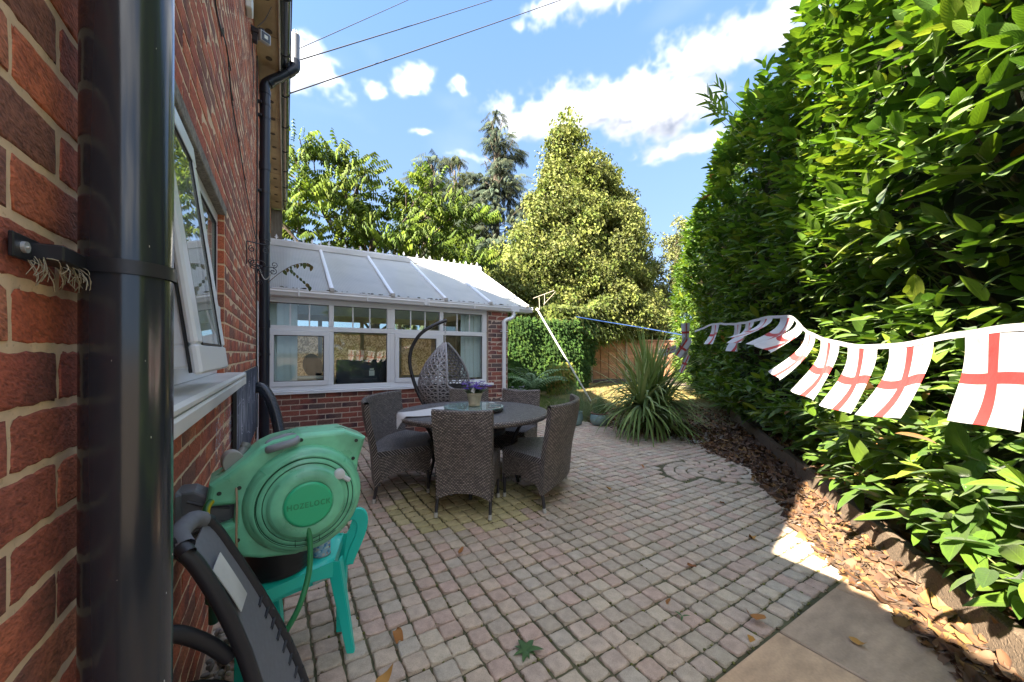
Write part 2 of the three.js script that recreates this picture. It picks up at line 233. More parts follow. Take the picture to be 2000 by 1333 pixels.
// rows of stretchers over u in [u0, u1], holes cut out; place(u, y) -> matrix of a brick face centred there
function layBricks(kind, u0, u1, y0, y1, uJoint, yJoint, holes, place, parent, limit, seed) {
  const R = rng(seed), all = [];
  for (let r = floor((y0 - yJoint) / 0.075); yJoint + r * 0.075 < y1; r++) {
    const ya = yJoint + r * 0.075, yc = ya + 0.0375; if (yc < y0 || yc > y1) continue;
    for (let s = floor((u0 - uJoint) / 0.208) - 1; ; s++) {
      const a0 = uJoint + (s + (((r % 2) + 2) % 2) * 0.5) * 0.208, b0 = a0 + 0.208; if (a0 > u1) break;
      let runs = [[max(a0, u0), min(b0, u1)]];
      for (const [ha, hb, hy0, hy1] of holes) if (yc > hy0 && yc < hy1) runs = runs.flatMap(([a, b]) => [[a, min(b, ha)], [max(a, hb), b]]);
      for (const [a, b] of runs) if (b - a > 0.03) all.push({ u: (a + b) / 2, y: yc, len: b - a - (kind === 'old' ? 0.0125 : 0.0095), k: floor(R() * 8), t: (R() - 0.5) * 0.004 });
    }
  }
  for (const b of all) { b.m = place(b.u, b.y, b.t); b.p = V(0, 0, 0).applyMatrix4(b.m); const [x, y, d] = pix(b.p); b.size = inView(b.p, 60) ? 1 / d : 0; }
  all.sort((a, b) => b.size - a.size);
  const rest = [];
  all.forEach((b, i) => {
    const fine = limit > 200 && i < 90 && b.size > 0, g = brickGeo(kind, b.len, fine, b.k + (fine ? 8 * (i % 3) : 0));
    if (i < limit && b.size > 0) { const m = part('brick', g, M.brick, parent); m.applyMatrix4(b.m); } else rest.push(g.clone().applyMatrix4(b.m));
  });
  if (rest.length) stuff(part('brickwork', rest, M.brick, parent));
}
// ================================================================ THE HOUSE
const house = thing('brick_house', 'red brick house wall filling the left edge of the photo', 'house');
{
  const wz0 = -0.42, wz1 = -10.1, WY = 4.5;
  const hole = [0.93, 2.43, 1.075, 1.945];            // window opening: z (positive away from the camera) and height
  const core = [];
  const slab = (za, zb, ya, yb) => core.push(bx(X0 - 0.26, X0 - 0.0018, ya, yb, -zb, -za, 0.001));
  slab(-wz0, hole[0], 0, WY); slab(hole[1], -wz1, 0, WY); slab(hole[0], hole[1], 0, hole[2]); slab(hole[0], hole[1], hole[3], WY);
  const wall = part('outer_wall', core, M.mortar, house);
  layBricks('red', -wz0, -wz1, 0, WY, 0.653, 0.0212, [[hole[0], hole[1], hole[2] - 0.01, hole[3] + 0.03]], (u, y, t) => new THREE.Matrix4().makeRotationY(PI / 2).setPosition(X0 + t * 0.4, y, -u), wall, 300, 5);
  part('lintel', [bx(X0 - 0.12, X0 + 0.002, 1.925, 1.978, -2.47, -0.89, 0.003)], std([0.30, 0.27, 0.22], 0.95, { map: rep(T.grain, 2), bumpMap: rep(T.grain, 2), bumpScale: 0.004 }), house);
  // reveal bricks at the far side of the opening
  const rev = []; for (let r = 0; r < 12; r++) rev.push(painted(bx(X0 - 0.1, X0 - 0.003, 0.0212 + 0.075 * (14 + r) + 0.005, 0.0212 + 0.075 * (15 + r) - 0.005, -2.436, -2.426, 0.002), BR.red[r % 8]));
  part('reveal', rev, M.brick, house);
  // unseen tall gable block, added to shade hedge and patio; the roof shades too
  part('unseen_gable_wall', [bx(-7.5, X0 - 0.27, 0, 8.3, -3.1, -0.43, 0.01), bx(-7.5, X0 - 0.27, 0, 4.5, -10.1, -3.11, 0.01)], M.mortar, house);
  part('unseen_upper_wall', [bx(X0 - 0.26, X0 - 0.005, 4.75, 8.3, -3.1, -0.43, 0.01)], std([0.27, 0.07, 0.045], 0.9, { map: rep(T.grain, 2) }), house);
  const rf = new THREE.Shape(); rf.moveTo(0.06, 4.62); rf.lineTo(-3.9, 6.9); rf.lineTo(-7.8, 4.62); rf.closePath();
  part('roof', new THREE.ExtrudeGeometry(rf, { depth: 6.95, bevelEnabled: false }).translate(0, 0.03, -10.12), std([0.12, 0.06, 0.045], 0.9, { map: rep(T.grain, 1) }), house);
  const soffit = part('soffit', [bx(X0, -0.062, 4.495, 4.515, -10.1, -3.0, 0.002)], std([0.52, 0.42, 0.24], 0.85, { map: rep(T.stain, 1.2, 1.2), bumpMap: rep(T.grain, 2), bumpScale: 0.002 }), house);
  for (let k = 0; k < 16; k++) part('soffit_vent', new THREE.CylinderGeometry(0.032, 0.032, 0.006, 20).translate(X0 + 0.11 + 0.01 * (k % 2), 4.4935, -3.3 - k * 0.42), std([0.09, 0.07, 0.045], 0.9), soffit);
  part('soffit_joint', [3.75, 4.62, 6.2, 8.1].map((z) => bx(X0 + 0.002, -0.064, 4.4925, 4.4965, -z - 0.004, -z, 0.0005)), std([0.1, 0.08, 0.05], 0.9), soffit);
  part('fascia', [bx(-0.06, -0.042, 4.475, 4.66, -10.1, -3.0, 0.003)], std([0.66, 0.62, 0.52], 0.6, { map: rep(T.stain, 2, 2) }), house);
  part('eaves_return', [bx(X0, -0.045, 3.1, 4.49, -10.3, -10.1, 0.004)], std([0.22, 0.19, 0.14], 0.9, { map: rep(T.wood, 3, 1), bumpMap: rep(T.wood, 3, 1), bumpScale: 0.004 }), house);
  // window: frame, opening light, fixed lights
  const f = thing('casement_window', 'white plastic window with its top-hung light propped open in the brick wall', 'window', [X0 - 0.03, 0, 0]);
  const zA = -0.95, zB = -2.424, zM = -1.665, y0 = 1.112, y1 = 1.925, d0 = -0.06, d1 = 0;
  part('frame', [bx(d0, d1, y0, y0 + 0.06, zB, zA), bx(d0, d1, y1 - 0.06, y1, zB, zA), bx(d0, d1, y0 + 0.06, y1 - 0.06, zB, zB + 0.06), bx(d0, d1, y0 + 0.06, y1 - 0.06, zA - 0.06, zA), bx(d0, d1 + 0.002, y0 + 0.06, y1 - 0.06, zM - 0.035, zM + 0.035), bx(d0, d1 + 0.003, 1.45, 1.51, zB + 0.06, zM - 0.035)], M.upvc, f);
  part('pane', bx(-0.012, -0.006, 1.515, y1 - 0.062, zB + 0.062, zM - 0.037, 0.001), M.glass, f);
  const sm = part('lower_light', [bx(-0.05, 0.02, y0 + 0.062, 1.448, zB + 0.062, zB + 0.115), bx(-0.05, 0.02, y0 + 0.062, 1.448, zM - 0.09, zM - 0.037), bx(-0.05, 0.02, y0 + 0.062, y0 + 0.115, zB + 0.115, zM - 0.09), bx(-0.05, 0.02, 1.395, 1.448, zB + 0.115, zM - 0.09)], M.upvc, f);
  part('pane', bx(-0.02, -0.014, y0 + 0.116, 1.394, zB + 0.116, zM - 0.091, 0.001), M.glass, sm);
  part('gasket', [bx(-0.0055, 0.003, 1.512, 1.518, zB + 0.062, zM - 0.037, 0.001), bx(-0.0055, 0.003, y1 - 0.064, y1 - 0.058, zB + 0.062, zM - 0.037, 0.001), bx(-0.0055, 0.003, 1.518, y1 - 0.064, zB + 0.058, zB + 0.064, 0.001)], M.gasket, f);
  // the top-hung light, swung out 8 degrees about its head
  const sash = new THREE.Group(); sash.name = 'opening_light'; f.add(sash); sash.position.set(0.028, y1 - 0.012, 0); sash.rotation.z = 7.4 * PI / 180;
  const h = 0.755, za = -1.165, zb = -1.652, s = 0.075, e = 0.02;
  const ring = (x0, x1, i, w, c) => [bx(x0, x1, -i - w, -i, zb + i, za - i, c), bx(x0, x1, -h + i, -h + i + w, zb + i, za - i, c), bx(x0 + 0.0005, x1 - 0.0005, -h + i + w, -i - w, zb + i, zb + i + w, c), bx(x0 + 0.0005, x1 - 0.0005, -h + i + w, -i - w, za - i - w, za - i, c)];
  part('sash_frame', [...ring(-0.02, 0, 0, s, 0.006), ...ring(-0.062, -0.021, e, s - e, 0.005)], M.upvc, sash);
  part('pane', bx(-0.012, -0.006, -h + s - 0.005, -s + 0.005, zb + s - 0.005, za - s + 0.005, 0.001), M.glass, sash);
  part('gasket', [...ring(-0.0275, -0.0205, 0.006, 0.012, 0.001), ...ring(-0.0055, -0.0008, s - 0.002, 0.006, 0.0005)], M.gasket, sash);
  part('sill', [bx(-0.08, 0.115, 1.088, 1.112, -2.5, -0.88, 0.008), bx(0.085, 0.115, 1.045, 1.086, -2.5, -0.88, 0.006), bx(0.085, 0.116, 1.0455, 1.111, -2.506, -2.5, 0.003)], M.upvcWarm, f);
  // dim room behind the window
  part('room_lining', [bx(-3.2, -3.1, 0, 2.4, -4.4, -0.6), bx(-3.1, -0.53, 2.3, 2.4, -4.4, -0.6), bx(-3.1, -0.53, 0, 0.1, -4.4, -0.6), bx(-3.1, -0.53, 0.1, 2.3, -4.5, -4.4), bx(-3.1, -0.53, 0.1, 2.3, -0.6, -0.5)], std([0.5, 0.47, 0.42], 0.9), house);
}
// gutter along the eaves, with brackets
{
  const g = thing('eaves_gutter', 'long black plastic gutter under the house eaves', 'gutter', [-0.002, 4.6, 0]);
  const sh = new THREE.Shape(); sh.absarc(0, 0, 0.05, PI, 2 * PI, false); sh.lineTo(0.046, 0); sh.absarc(0, 0, 0.046, 2 * PI, PI, true); sh.closePath();
  part('channel', new THREE.ExtrudeGeometry(sh, { depth: 7.3, bevelEnabled: false, curveSegments: 16 }).translate(0, -0.02, -10.2), M.blackPvc, g);
  for (let k = 0; k < 9; k++) part('bracket', new THREE.TorusGeometry(0.054, 0.006, 6, 16, PI * 1.15).rotateZ(-PI * 1.07).translate(0, -0.02, -3.35 - k * 0.78), M.blackMetal, g);
  part('far_downpipe', [rod([0.01, 3.0, -9.9], [0.01, 4.56, -9.9], 0.032), rod([0.01, 3.62, -9.9], [0.01, 3.72, -9.9], 0.04)], std([0.16, 0.075, 0.05], 0.6), g);
}
// the big pipe close to the camera
{
  const g = thing('drain_pipe', 'wide black drain pipe right in front of the camera by the wall', 'drain pipe', [-0.1995, 0, -0.779]);
  const r = 0.0505;
  part('pipe', [new THREE.CylinderGeometry(r, r, 3.6, 64, 1, true).translate(0, 1.7, 0)], M.blackPvc, g);
  const b = part('clamp', [new THREE.CylinderGeometry(r + 0.0035, r + 0.0035, 0.02, 48, 1, true).translate(0, 1.336, 0), bx(-0.058, -0.03, 1.326, 1.346, 0.018, 0.105, 0.002), bx(-0.0605, -0.056, 1.322, 1.35, 0.085, 0.14, 0.001), bx(-0.058, -0.03, 1.326, 1.346, -0.105, -0.018, 0.002)], M.blackMetal, g);
  part('screw', [new THREE.CylinderGeometry(0.0065, 0.0065, 0.004, 14).rotateZ(PI / 2).translate(-0.0545, 1.336, 0.122), new THREE.CylinderGeometry(0.0018, 0.0018, 0.006, 8).rotateZ(PI / 2).translate(-0.0535, 1.336, 0.122)], std([0.6, 0.6, 0.58], 0.4, { metalness: 0.6 }), b);
  const R = rng(8), w = []; for (let k = 0; k < 46; k++) { const a = V(-0.058 + R() * 0.03, 1.318 + R() * 0.012, 0.03 + R() * 0.1), c = a.clone().add(V((R() - 0.3) * 0.02, -0.01 - R() * 0.02, (R() - 0.5) * 0.05)); w.push(tube([a, a.clone().lerp(c, 0.5).add(V(0.004, (R() - 0.5) * 0.012, 0)), c], 0.0004 + R() * 0.0003, 5, 3)); }
  stuff(part('cobweb', w, std([0.36, 0.30, 0.2], 1), g));
  const sp = []; for (let k = 0; k < 15; k++) { const a = -0.2 + R() * 1.9, y = 0.7 + R() * 1.2; sp.push(new THREE.SphereGeometry(0.0004 + R() * R() * 0.0009, 5, 4).scale(1, 1 + R() * 3.5, 1).translate(sin(a) * r, y, cos(a) * r)); }
  stuff(part('dust_specks', sp, std([0.5, 0.47, 0.4], 1), g));
}
// soil stack at the corner
{
  const g = thing('soil_stack', 'black soil pipe running up the brick corner and bending round the gutter', 'soil pipe', [-0.195, 0, -5.15]);
  const r = 0.052;
  part('pipe', [rod([0, 0, 0], [0, 4.24, 0], r, r, 28)], M.blackPipeFar, g);
  part('offset_bend', [tube([[0, 4.2, 0], [0, 4.285, 0], [0.045, 4.345, 0], [0.14, 4.43, 0], [0.25, 4.545, 0], [0.297, 4.6, 0], [0.30, 4.69, 0]], r, 36, 24)], M.blackPipeFar, g);
  part('vent_pipe', [rod([0.30, 4.66, 0], [0.30, 4.99, 0], 0.046, 0.046, 24)], M.greyPvc, g);
  part('vent_cage', [0, 1, 2, 3, 4, 5].map((k) => rod([0.30 + 0.04 * cos(k), 4.98, 0.04 * sin(k)], [0.30 + 0.02 * cos(k), 5.04, 0.02 * sin(k)], 0.006, 0.006, 5)), std([0.5, 0.48, 0.42], 0.7), g);
  for (const y of [1.55, 2.55, 3.35, 4.2]) part('collar', [new THREE.CylinderGeometry(r + 0.006, r + 0.006, y > 4 ? 0.05 : 0.09, 28).translate(0, y, 0)], M.blackPipeFar, g);
  part('bend_collar', [rod([0.215, 4.508, 0], [0.262, 4.556, 0], r + 0.007, r + 0.007, 24), rod([0.03, 4.318, 0], [0.06, 4.352, 0], r + 0.006, r + 0.006, 24)], M.blackPipeFar, g);
  for (const y of [1.2, 2.15, 3.9, 4.05, 3.05]) part('bracket', [new THREE.CylinderGeometry(r + 0.004, r + 0.004, 0.022, 24).translate(0, y, 0), bx(-0.068, -0.03, y - 0.012, y + 0.012, 0.03, 0.075, 0.002)], M.blackMetal, g);
}
solo('white_conduit', [rod([X0 + 0.012, 0.12, -4.93], [X0 + 0.012, 1.78, -4.93], 0.012, 0.012, 8)], std([0.72, 0.72, 0.72], 0.7, { map: rep(T.grain, 6, 3) }), 'flaking white conduit running down the brick corner beside the soil pipe', 'conduit');
solo('corner_cable', [tube([[X0 + 0.006, 4.4, -4.86], [X0 + 0.008, 3.2, -4.88], [X0 + 0.006, 2.2, -4.84], [X0 + 0.008, 1.2, -4.87], [X0 + 0.006, 0.3, -4.85]], 0.007, 60, 5)], std([0.05, 0.045, 0.04], 0.8), 'dark cable clipped down the brick corner beside the soil pipe', 'cable');
{ // climbing wire with hooks
  const g = thing('fairy_light_cable', 'black fairy light cable with short drops looped over the upper brick wall', 'cable', [X0 + 0.008, 0, 0]);
  const pts = [[0, 2.98, -1.9], [0, 2.713, -2.023], [0, 2.773, -2.427], [0, 2.651, -2.576], [0, 2.568, -3.062], [0, 2.474, -3.646], [0, 2.425, -4.313], [0, 2.4, -4.8]];
  part('cable', tube(pts, 0.0035, 60, 5), M.blackMetal, g);
  const R = rng(3), c = new THREE.CatmullRomCurve3(pts.map((p) => V(...p)));
  for (let k = 0; k < 16; k++) { const p = c.getPoint(0.06 + k * 0.058); part('drop', rod([0, p.y, p.z], [0.006, p.y - 0.015 - R() * 0.03, p.z + (k % 2 ? 0.075 : -0.075)], 0.003, 0.003, 5), M.blackMetal, g); }
}
{ // floodlight and its bracket
  const g = thing('floodlight', 'small square floodlight on the wall just under the soffit', 'floodlight', [-0.16, 4.06, -4.06]);
  const head = part('housing', [bx(-0.048, 0.048, -0.045, 0.045, -0.02, 0.02, 0.006)], std([0.42, 0.43, 0.43], 0.45, { metalness: 0.4 }), g); head.rotation.set(0.15, 0.62, 0);
  part('lens', [bx(-0.037, 0.037, -0.036, 0.034, 0.02, 0.024, 0.002)], std([0.06, 0.065, 0.07], 0.2), head); part('led_plate', bx(-0.016, 0.016, -0.015, 0.015, 0.0242, 0.0262, 0.001), std([0.75, 0.75, 0.66], 0.5), head);
  part('bracket', [bx(-0.1, -0.035, 0.0, 0.05, -0.03, 0.03, 0.008), bx(-0.09, -0.05, -0.075, 0.0, -0.02, 0.03, 0.006), rod([-0.1, 0.055, 0.02], [0.01, 0.03, 0.0], 0.008), bx(-0.045, 0.0, 0.04, 0.085, -0.04, 0.0, 0.008)], M.blackMetal, g);
  part('cable', [tube([[-0.09, -0.05, 0], [-0.085, -0.3, -0.05], [-0.09, -0.6, -0.1]], 0.004, 20, 5), tube([[-0.05, 0.08, 0], [0.0, 0.2, -0.05], [0.05, 0.38, -0.1]], 0.003, 16, 5)], M.blackMetal, g);
}
solo('junction_box', [bx(-0.262, -0.215, 3.86, 3.99, -3.62, -3.5, 0.008)], std([0.62, 0.64, 0.6], 0.5), 'pale plastic box fixed high on the brick wall at the photo edge', 'junction box');
{ // wrought iron basket brackets on the wall
  const mk = (z = 0, y = 0, s = 1) => { const p = []; p.push(tube([[0, 0, 0], [0.16, 0, 0]], 0.005, 8, 5), tube([[0, 0, 0], [0, -0.2, 0]], 0.005, 8, 5)); const spiral = (cx, cy, r, t0, dir) => { const q = []; for (let k = 0; k <= 22; k++) { const a = t0 + dir * k * 0.36, rr = r * (1 - k / 28); q.push([cx + rr * cos(a), cy + rr * sin(a), 0]); } return tube(q, 0.004, 50, 5); }; p.push(spiral(0.16, 0.028, 0.032, -PI / 2, 1), spiral(0.15, -0.045, 0.036, PI / 2, -1), spiral(0.04, -0.06, 0.03, PI / 2, 1), spiral(0.03, -0.17, 0.03, PI / 2, -1)); return merge(p).scale(s, s, s); };
  solo('hanging_bracket', mk().translate(X0 + 0.01, 2.12, -4.7), M.blackMetal, 'scrolled black iron hanging basket bracket with a chain on the corner', 'bracket');
  const b = solo('hanging_bracket', [mk(0, 0, 0.9).rotateY(0.5).translate(X0 + 0.008, 2.1, -3.62), new THREE.TorusGeometry(0.05, 0.005, 6, 20).scale(1, 0.55, 1).translate(X0 + 0.08, 1.93, -3.62), new THREE.TorusGeometry(0.035, 0.005, 6, 20).scale(1, 0.5, 1).translate(X0 + 0.07, 1.9, -3.6)], M.blackMetal, 'bent iron wall bracket with small hoops on the brick face', 'bracket');
  solo('hanging_chain', [tube([[X0 + 0.02, 2.15, -4.72], [X0 + 0.09, 1.99, -4.73], [X0 + 0.17, 2.1, -4.74]], 0.005, 20, 5)], std([0.5, 0.5, 0.48], 0.5, { metalness: 0.5 }), 'thin silver chain drooping from the iron bracket by the soil pipe', 'chain');
}
{ // chalkboard
  const cv = document.createElement('canvas'); cv.width = 512; cv.height = 256; const x = cv.getContext('2d'), R = rng(12);
  x.fillStyle = '#3a3f4c'; x.fillRect(0, 0, 512, 256); x.lineCap = 'round';
  for (let k = 0; k < 240; k++) { x.strokeStyle = `rgba(${215 + R() * 30},${215 + R() * 30},${235},${0.03 + R() * 0.13})`; x.lineWidth = 2 + R() * 12; const px = R() * 512; x.beginPath(); x.moveTo(px, R() * 120); x.quadraticCurveTo(px + (R() - 0.5) * 30, 120, px + (R() - 0.5) * 50, 120 + R() * 136); x.stroke(); }
  for (const [cx, cy, r] of [[110, 120, 40], [400, 60, 26], [250, 70, 30]]) for (let k = 0; k < 3; k++) { x.strokeStyle = 'rgba(235,225,240,.75)'; x.lineWidth = 2; x.beginPath(); x.ellipse(cx, cy, r * (1 - k * 0.25), r * 1.2 * (1 - k * 0.2), 0.2, 0, 6.3); x.stroke(); }
  for (let k = 0; k < 26; k++) { x.strokeStyle = 'rgba(235,230,245,.6)'; x.lineWidth = 1.5; const px = R() * 512, py = R() * 200; x.beginPath(); x.moveTo(px, py); x.bezierCurveTo(px + R() * 90 - 45, py + R() * 80 - 20, px + R() * 90 - 45, py + R() * 80, px + R() * 120 - 60, py + R() * 90 - 30); x.stroke(); }
  const t = new THREE.CanvasTexture(cv); t.colorSpace = THREE.SRGBColorSpace;
  const g = thing('chalkboard', 'dark chalkboard scribbled with white chalk, fixed to the brick wall', 'chalkboard', [X0 + 0.006, 0, 0]);
  const pl = new THREE.PlaneGeometry(1.98, 0.62).rotateY(PI / 2).translate(0.0135, 0.76, -3.74);
  part('board', [bx(0, 0.012, 0.44, 1.075, -4.74, -2.74, 0.002)], std([0.045, 0.05, 0.065], 0.8), g); part('chalk_drawing', pl, std([1, 1, 1], 0.9, { map: t }), g);
  part('frame', [bx(0, 0.02, 0.44, 1.08, -2.74, -2.70, 0.003), bx(0, 0.02, 0.44, 1.08, -4.77, -4.74, 0.003)], std([0.03, 0.03, 0.03], 0.7), g);
}
{ // chalk on the bricks
  const cv = document.createElement('canvas'); cv.width = 256; cv.height = 256; const x = cv.getContext('2d'), R = rng(31);
  x.clearRect(0, 0, 256, 256); const C = ['#e8ecf2', '#f0b7c0', '#f4f3c8', '#d98f96', '#b9c9e8'];
  for (let k = 0; k < 420; k++) { const b = floor(R() * 5); x.strokeStyle = C[b]; x.globalAlpha = 0.1 + R() * 0.3; x.lineWidth = 1 + R() * 4; const px = 18 + b * 48 + R() * 50, py = 20 + R() * 120 + b * 6; x.beginPath(); x.moveTo(px, py); x.lineTo(px + (R() - 0.5) * 16, py + 15 + R() * 80); x.stroke(); }
  x.globalCompositeOperation = 'destination-out'; x.globalAlpha = 1; for (let k = 0; k < 9000; k++) x.fillRect(R() * 256, R() * 256, 1 + R() * 3, 1 + R() * 3);
  const t = new THREE.CanvasTexture(cv); t.colorSpace = THREE.SRGBColorSpace;
  solo('chalk_marks', new THREE.PlaneGeometry(0.62, 0.5).rotateY(PI / 2).translate(X0 + 0.0045, 0.81, -2.36), std([1, 1, 1], 0.95, { map: t, transparent: true }), 'faded pink, yellow and white chalk scribbles on the bricks under the window', 'chalk drawing');
}
{ // corrugated hose
  const pts = [[X0, 0.86, -4.55], [-0.2, 0.87, -4.5], [-0.13, 0.78, -4.42], [-0.07, 0.6, -4.36], [-0.03, 0.36, -4.3], [-0.02, 0.12, -4.28]];
  const c = new THREE.CatmullRomCurve3(pts.map((p) => V(...p))), g = new THREE.TubeGeometry(c, 220, 0.05, 18), p = g.attributes.position;
  for (let i = 0; i <= 220; i++) { const k = 1 + 0.055 * sin(i * 1.9), o = c.getPointAt(i / 220); for (let j = 0; j <= 18; j++) { const q = i * 19 + j; p.setXYZ(q, o.x + (p.getX(q) - o.x) * k, o.y + (p.getY(q) - o.y) * k, o.z + (p.getZ(q) - o.z) * k); } }
  g.computeVertexNormals(); solo('corrugated_hose', g, M.blackPvc, 'black corrugated vent hose drooping from the wall behind the hose reel', 'hose');
}
// ================================================================ CONSERVATORY
{
  const g = thing('conservatory', 'white framed conservatory with a brick base and a pale pitched roof', 'conservatory');
  const XL = X0, XR = 3.421, XW = 3.02, Z = ZC, SILL = 0.668, HEAD = 1.962;
  const base = part('dwarf_wall', [bx(XL, XR - 0.004, 0, SILL - 0.004, Z - 0.1, Z - 0.0018, 0.001), bx(XW + 0.004, XR - 0.004, SILL - 0.004, 1.975, Z - 0.1, Z - 0.0018, 0.001), bx(XR - 0.1, XR - 0.0045, 0, 1.975, Z - 4.0, Z - 0.1, 0.001)], M.mortarPale, g);
  layBricks('old', XL, XR, 0, 1.975, -0.1344, 0, [[XL, XW, SILL, 3]], (u, y, t) => new THREE.Matrix4().makeTranslation(u, y, Z + t * 0.3), base, 300, 17);
  part('foundation_strip', [bx(XL, XR, -0.02, 0.012, Z + 0.001, Z + 0.05, 0.003)], std([0.28, 0.075, 0.045], 0.9, { map: rep(T.grain, 3) }), g);
  // window frames
  const zf = Z - 0.045, zb = Z - 0.105, bays = [XL, 0.565, 1.385, 2.193, XW];
  const fr = [bx(XL, XW, 0.709, 0.775, zb, zf, 0.006), bx(XL, XW, HEAD - 0.075, HEAD, zb, zf, 0.006), bx(XL, XW, 1.515, 1.585, zb, zf - 0.001, 0.006)];
  for (const [k, w] of [[0, 0.05], [1, 0.032], [2, 0.058], [3, 0.032], [4, 0.05]]) { const x = bays[k], a = k === 0 ? x : k === 4 ? x - 0.085 : x - w, b = k === 0 ? x + 0.085 : k === 4 ? x : x + w; fr.push(bx(a, b, 0.775, 1.515, zb, zf + 0.001, 0.006), bx(a, b, 1.585, HEAD - 0.075, zb, zf + 0.001, 0.006)); }
  fr.push(bx(bays[2] - 0.004, bays[2] + 0.004, 0.71, HEAD - 0.01, zf + 0.001, zf + 0.006, 0.001));
  const frame = part('window_frame', fr, M.upvc, g);
  for (let k = 0; k < 4; k++) {
    const a = bays[k] + [0.085, 0.032, 0.058, 0.032][k], b = bays[k + 1] - [0.032, 0.058, 0.032, 0.085][k];
    const win = new THREE.Group(); win.name = 'window'; g.add(win);
    part('top_pane', bx(a, b, 1.585, HEAD - 0.075, zf - 0.034, zf - 0.028, 0.001), M.glass, win);
    part('glazing_bar', [1, 2].map((i) => { const x = lerp(a, b, [0, 0.345, 0.665][i]); return bx(x - 0.009, x + 0.009, 1.585, HEAD - 0.075, zf - 0.027, zf - 0.014, 0.002); }), M.upvc, win);
    let [p, q, r, s] = [a, b, 0.775, 1.515];
    if (k % 2 === 0) { const w = 0.062; part('opening_frame', [bx(a, b, r, r + w, zf - 0.05, zf + 0.018), bx(a, b, s - w, s, zf - 0.05, zf + 0.018), bx(a, a + w, r + w, s - w, zf - 0.05, zf + 0.018), bx(b - w, b, r + w, s - w, zf - 0.05, zf + 0.018)], M.upvc, win); p += w; q -= w; r += w; s -= w; }
    part('pane', bx(p, q, r, s, zf - 0.034, zf - 0.028, 0.001), M.glass, win);
    part('gasket', [bx(p, q, r, r + 0.006, zf - 0.027, zf - 0.012, 0.001), bx(p, q, s - 0.008, s, zf - 0.027, zf - 0.012, 0.001), bx(q - 0.008, q, r + 0.006, s - 0.008, zf - 0.027, zf - 0.012, 0.001), bx(p, p + 0.005, r + 0.006, s - 0.008, zf - 0.027, zf - 0.012, 0.001), bx(a, b, HEAD - 0.083, HEAD - 0.075, zf - 0.027, zf - 0.012, 0.001)], M.gasket, win);
  }
  part('sill', [bx(XL, XW + 0.1, 0.690, 0.709, Z - 0.1, Z + 0.035, 0.005), bx(XL, XW + 0.1, 0.668, 0.690, Z + 0.008, Z + 0.035, 0.004)], M.upvc, g);
  // roof
  const ye = 2.055, ze = Z + 0.09, yr = 3.09, zr = -7.72, XE = 3.80, bars = [XL + 0.005, 0.56, 1.38, 2.215, 3.025, 3.775];
  const polyT = tex(256, 64, (u, v) => 0.86 + 0.12 * sin(u * 2 * PI * 40) + 0.2 * (fbm(u * 4, v * 4, 4, 4, 7) - 0.5)), polyB = tex(256, 16, (u) => 0.5 + 0.5 * sin(u * 2 * PI * 40));
  const poly = phys([0.58, 0.58, 0.52], 0.75, { map: polyT, transmission: 0.5, clearcoat: 0.55, clearcoatRoughness: 0.16, bumpMap: polyB, bumpScale: 0.0006 });
  const roofY = (z) => lerp(ye, yr, (z - ze) / (zr - ze));
  for (let k = 0; k < 5; k++) {
    const a = bars[k] + 0.018, b = bars[k + 1] - 0.018, p = sheet((u, v) => V(lerp(a, b, u), lerp(ye, yr, v), lerp(ze, zr, v)), 2, 4, 0.018, 1.2);
    part('roof_panel', p, poly, g);
  }
  for (let k = 0; k < 6; k++) { const b = part('roof_bar', [sheet((u, v) => V(bars[k] + (u - 0.5) * 0.052, lerp(ye, yr, v) + 0.024, lerp(ze + 0.01, zr, v)), 1, 1, 0.026), sheet((u, v) => V(bars[k] + (u - 0.5) * 0.03, lerp(ye, yr, v) + 0.042, lerp(ze + 0.005, zr, v)), 1, 1, 0.014)], M.upvc, g); part('end_cap', bx(bars[k] - 0.03, bars[k] + 0.03, ye + 0.0, ye + 0.055, ze - 0.005, ze + 0.022, 0.006), std([0.45, 0.44, 0.42], 0.6), b); }
  part('rear_roof', [sheet((u, v) => V(lerp(XL, XE, u), lerp(ye, yr, v), lerp(zr - 2.0, zr, v)), 2, 2, 0.018)], poly, g);
  const ridge = part('ridge', [bx(XL, XE + 0.03, yr - 0.02, yr + 0.085, zr - 0.07, zr + 0.07, 0.01), bx(XL, XE + 0.03, yr + 0.085, yr + 0.11, zr - 0.03, zr + 0.03, 0.006)], std([0.74, 0.74, 0.72], 0.55, { map: rep(T.stain, 1, 1) }), g);
  const fs = new THREE.Shape(); fs.moveTo(-0.007, 0); fs.lineTo(-0.009, 0.03); fs.lineTo(-0.026, 0.036); fs.lineTo(-0.028, 0.05); fs.lineTo(-0.010, 0.046); fs.lineTo(-0.016, 0.066); fs.lineTo(0, 0.1); fs.lineTo(0.016, 0.066); fs.lineTo(0.010, 0.046); fs.lineTo(0.028, 0.05); fs.lineTo(0.026, 0.036); fs.lineTo(0.009, 0.03); fs.lineTo(0.007, 0); fs.closePath();
  const fg = merge([new THREE.ExtrudeGeometry(fs, { depth: 0.008, bevelEnabled: false }).translate(0, 0, -0.004)]);
  const Rf = rng(5); for (let k = 0; k < 29; k++) { if (Rf() < 0.06) continue; const f = part('finial', fg, M.upvc, ridge); f.position.set(XL + 0.14 + k * 0.138, yr + 0.108, zr); const s = k % 2 ? 0.62 : 0.95; f.scale.set(s, s * (0.9 + Rf() * 0.15), 1); f.rotation.z = (Rf() - 0.5) * 0.12; }
  part('gable_frame', [bx(XR - 0.06, XR, 1.97, 2.04, Z - 4.0, Z, 0.004), sheet((u, v) => V(XR - 0.02, lerp(2.0, lerp(2.03, yr, 1 - abs(2 * u - 1)), v), lerp(Z + 0.05, Z - 3.9, u)), 12, 2, 0.03)], M.upvc, g);
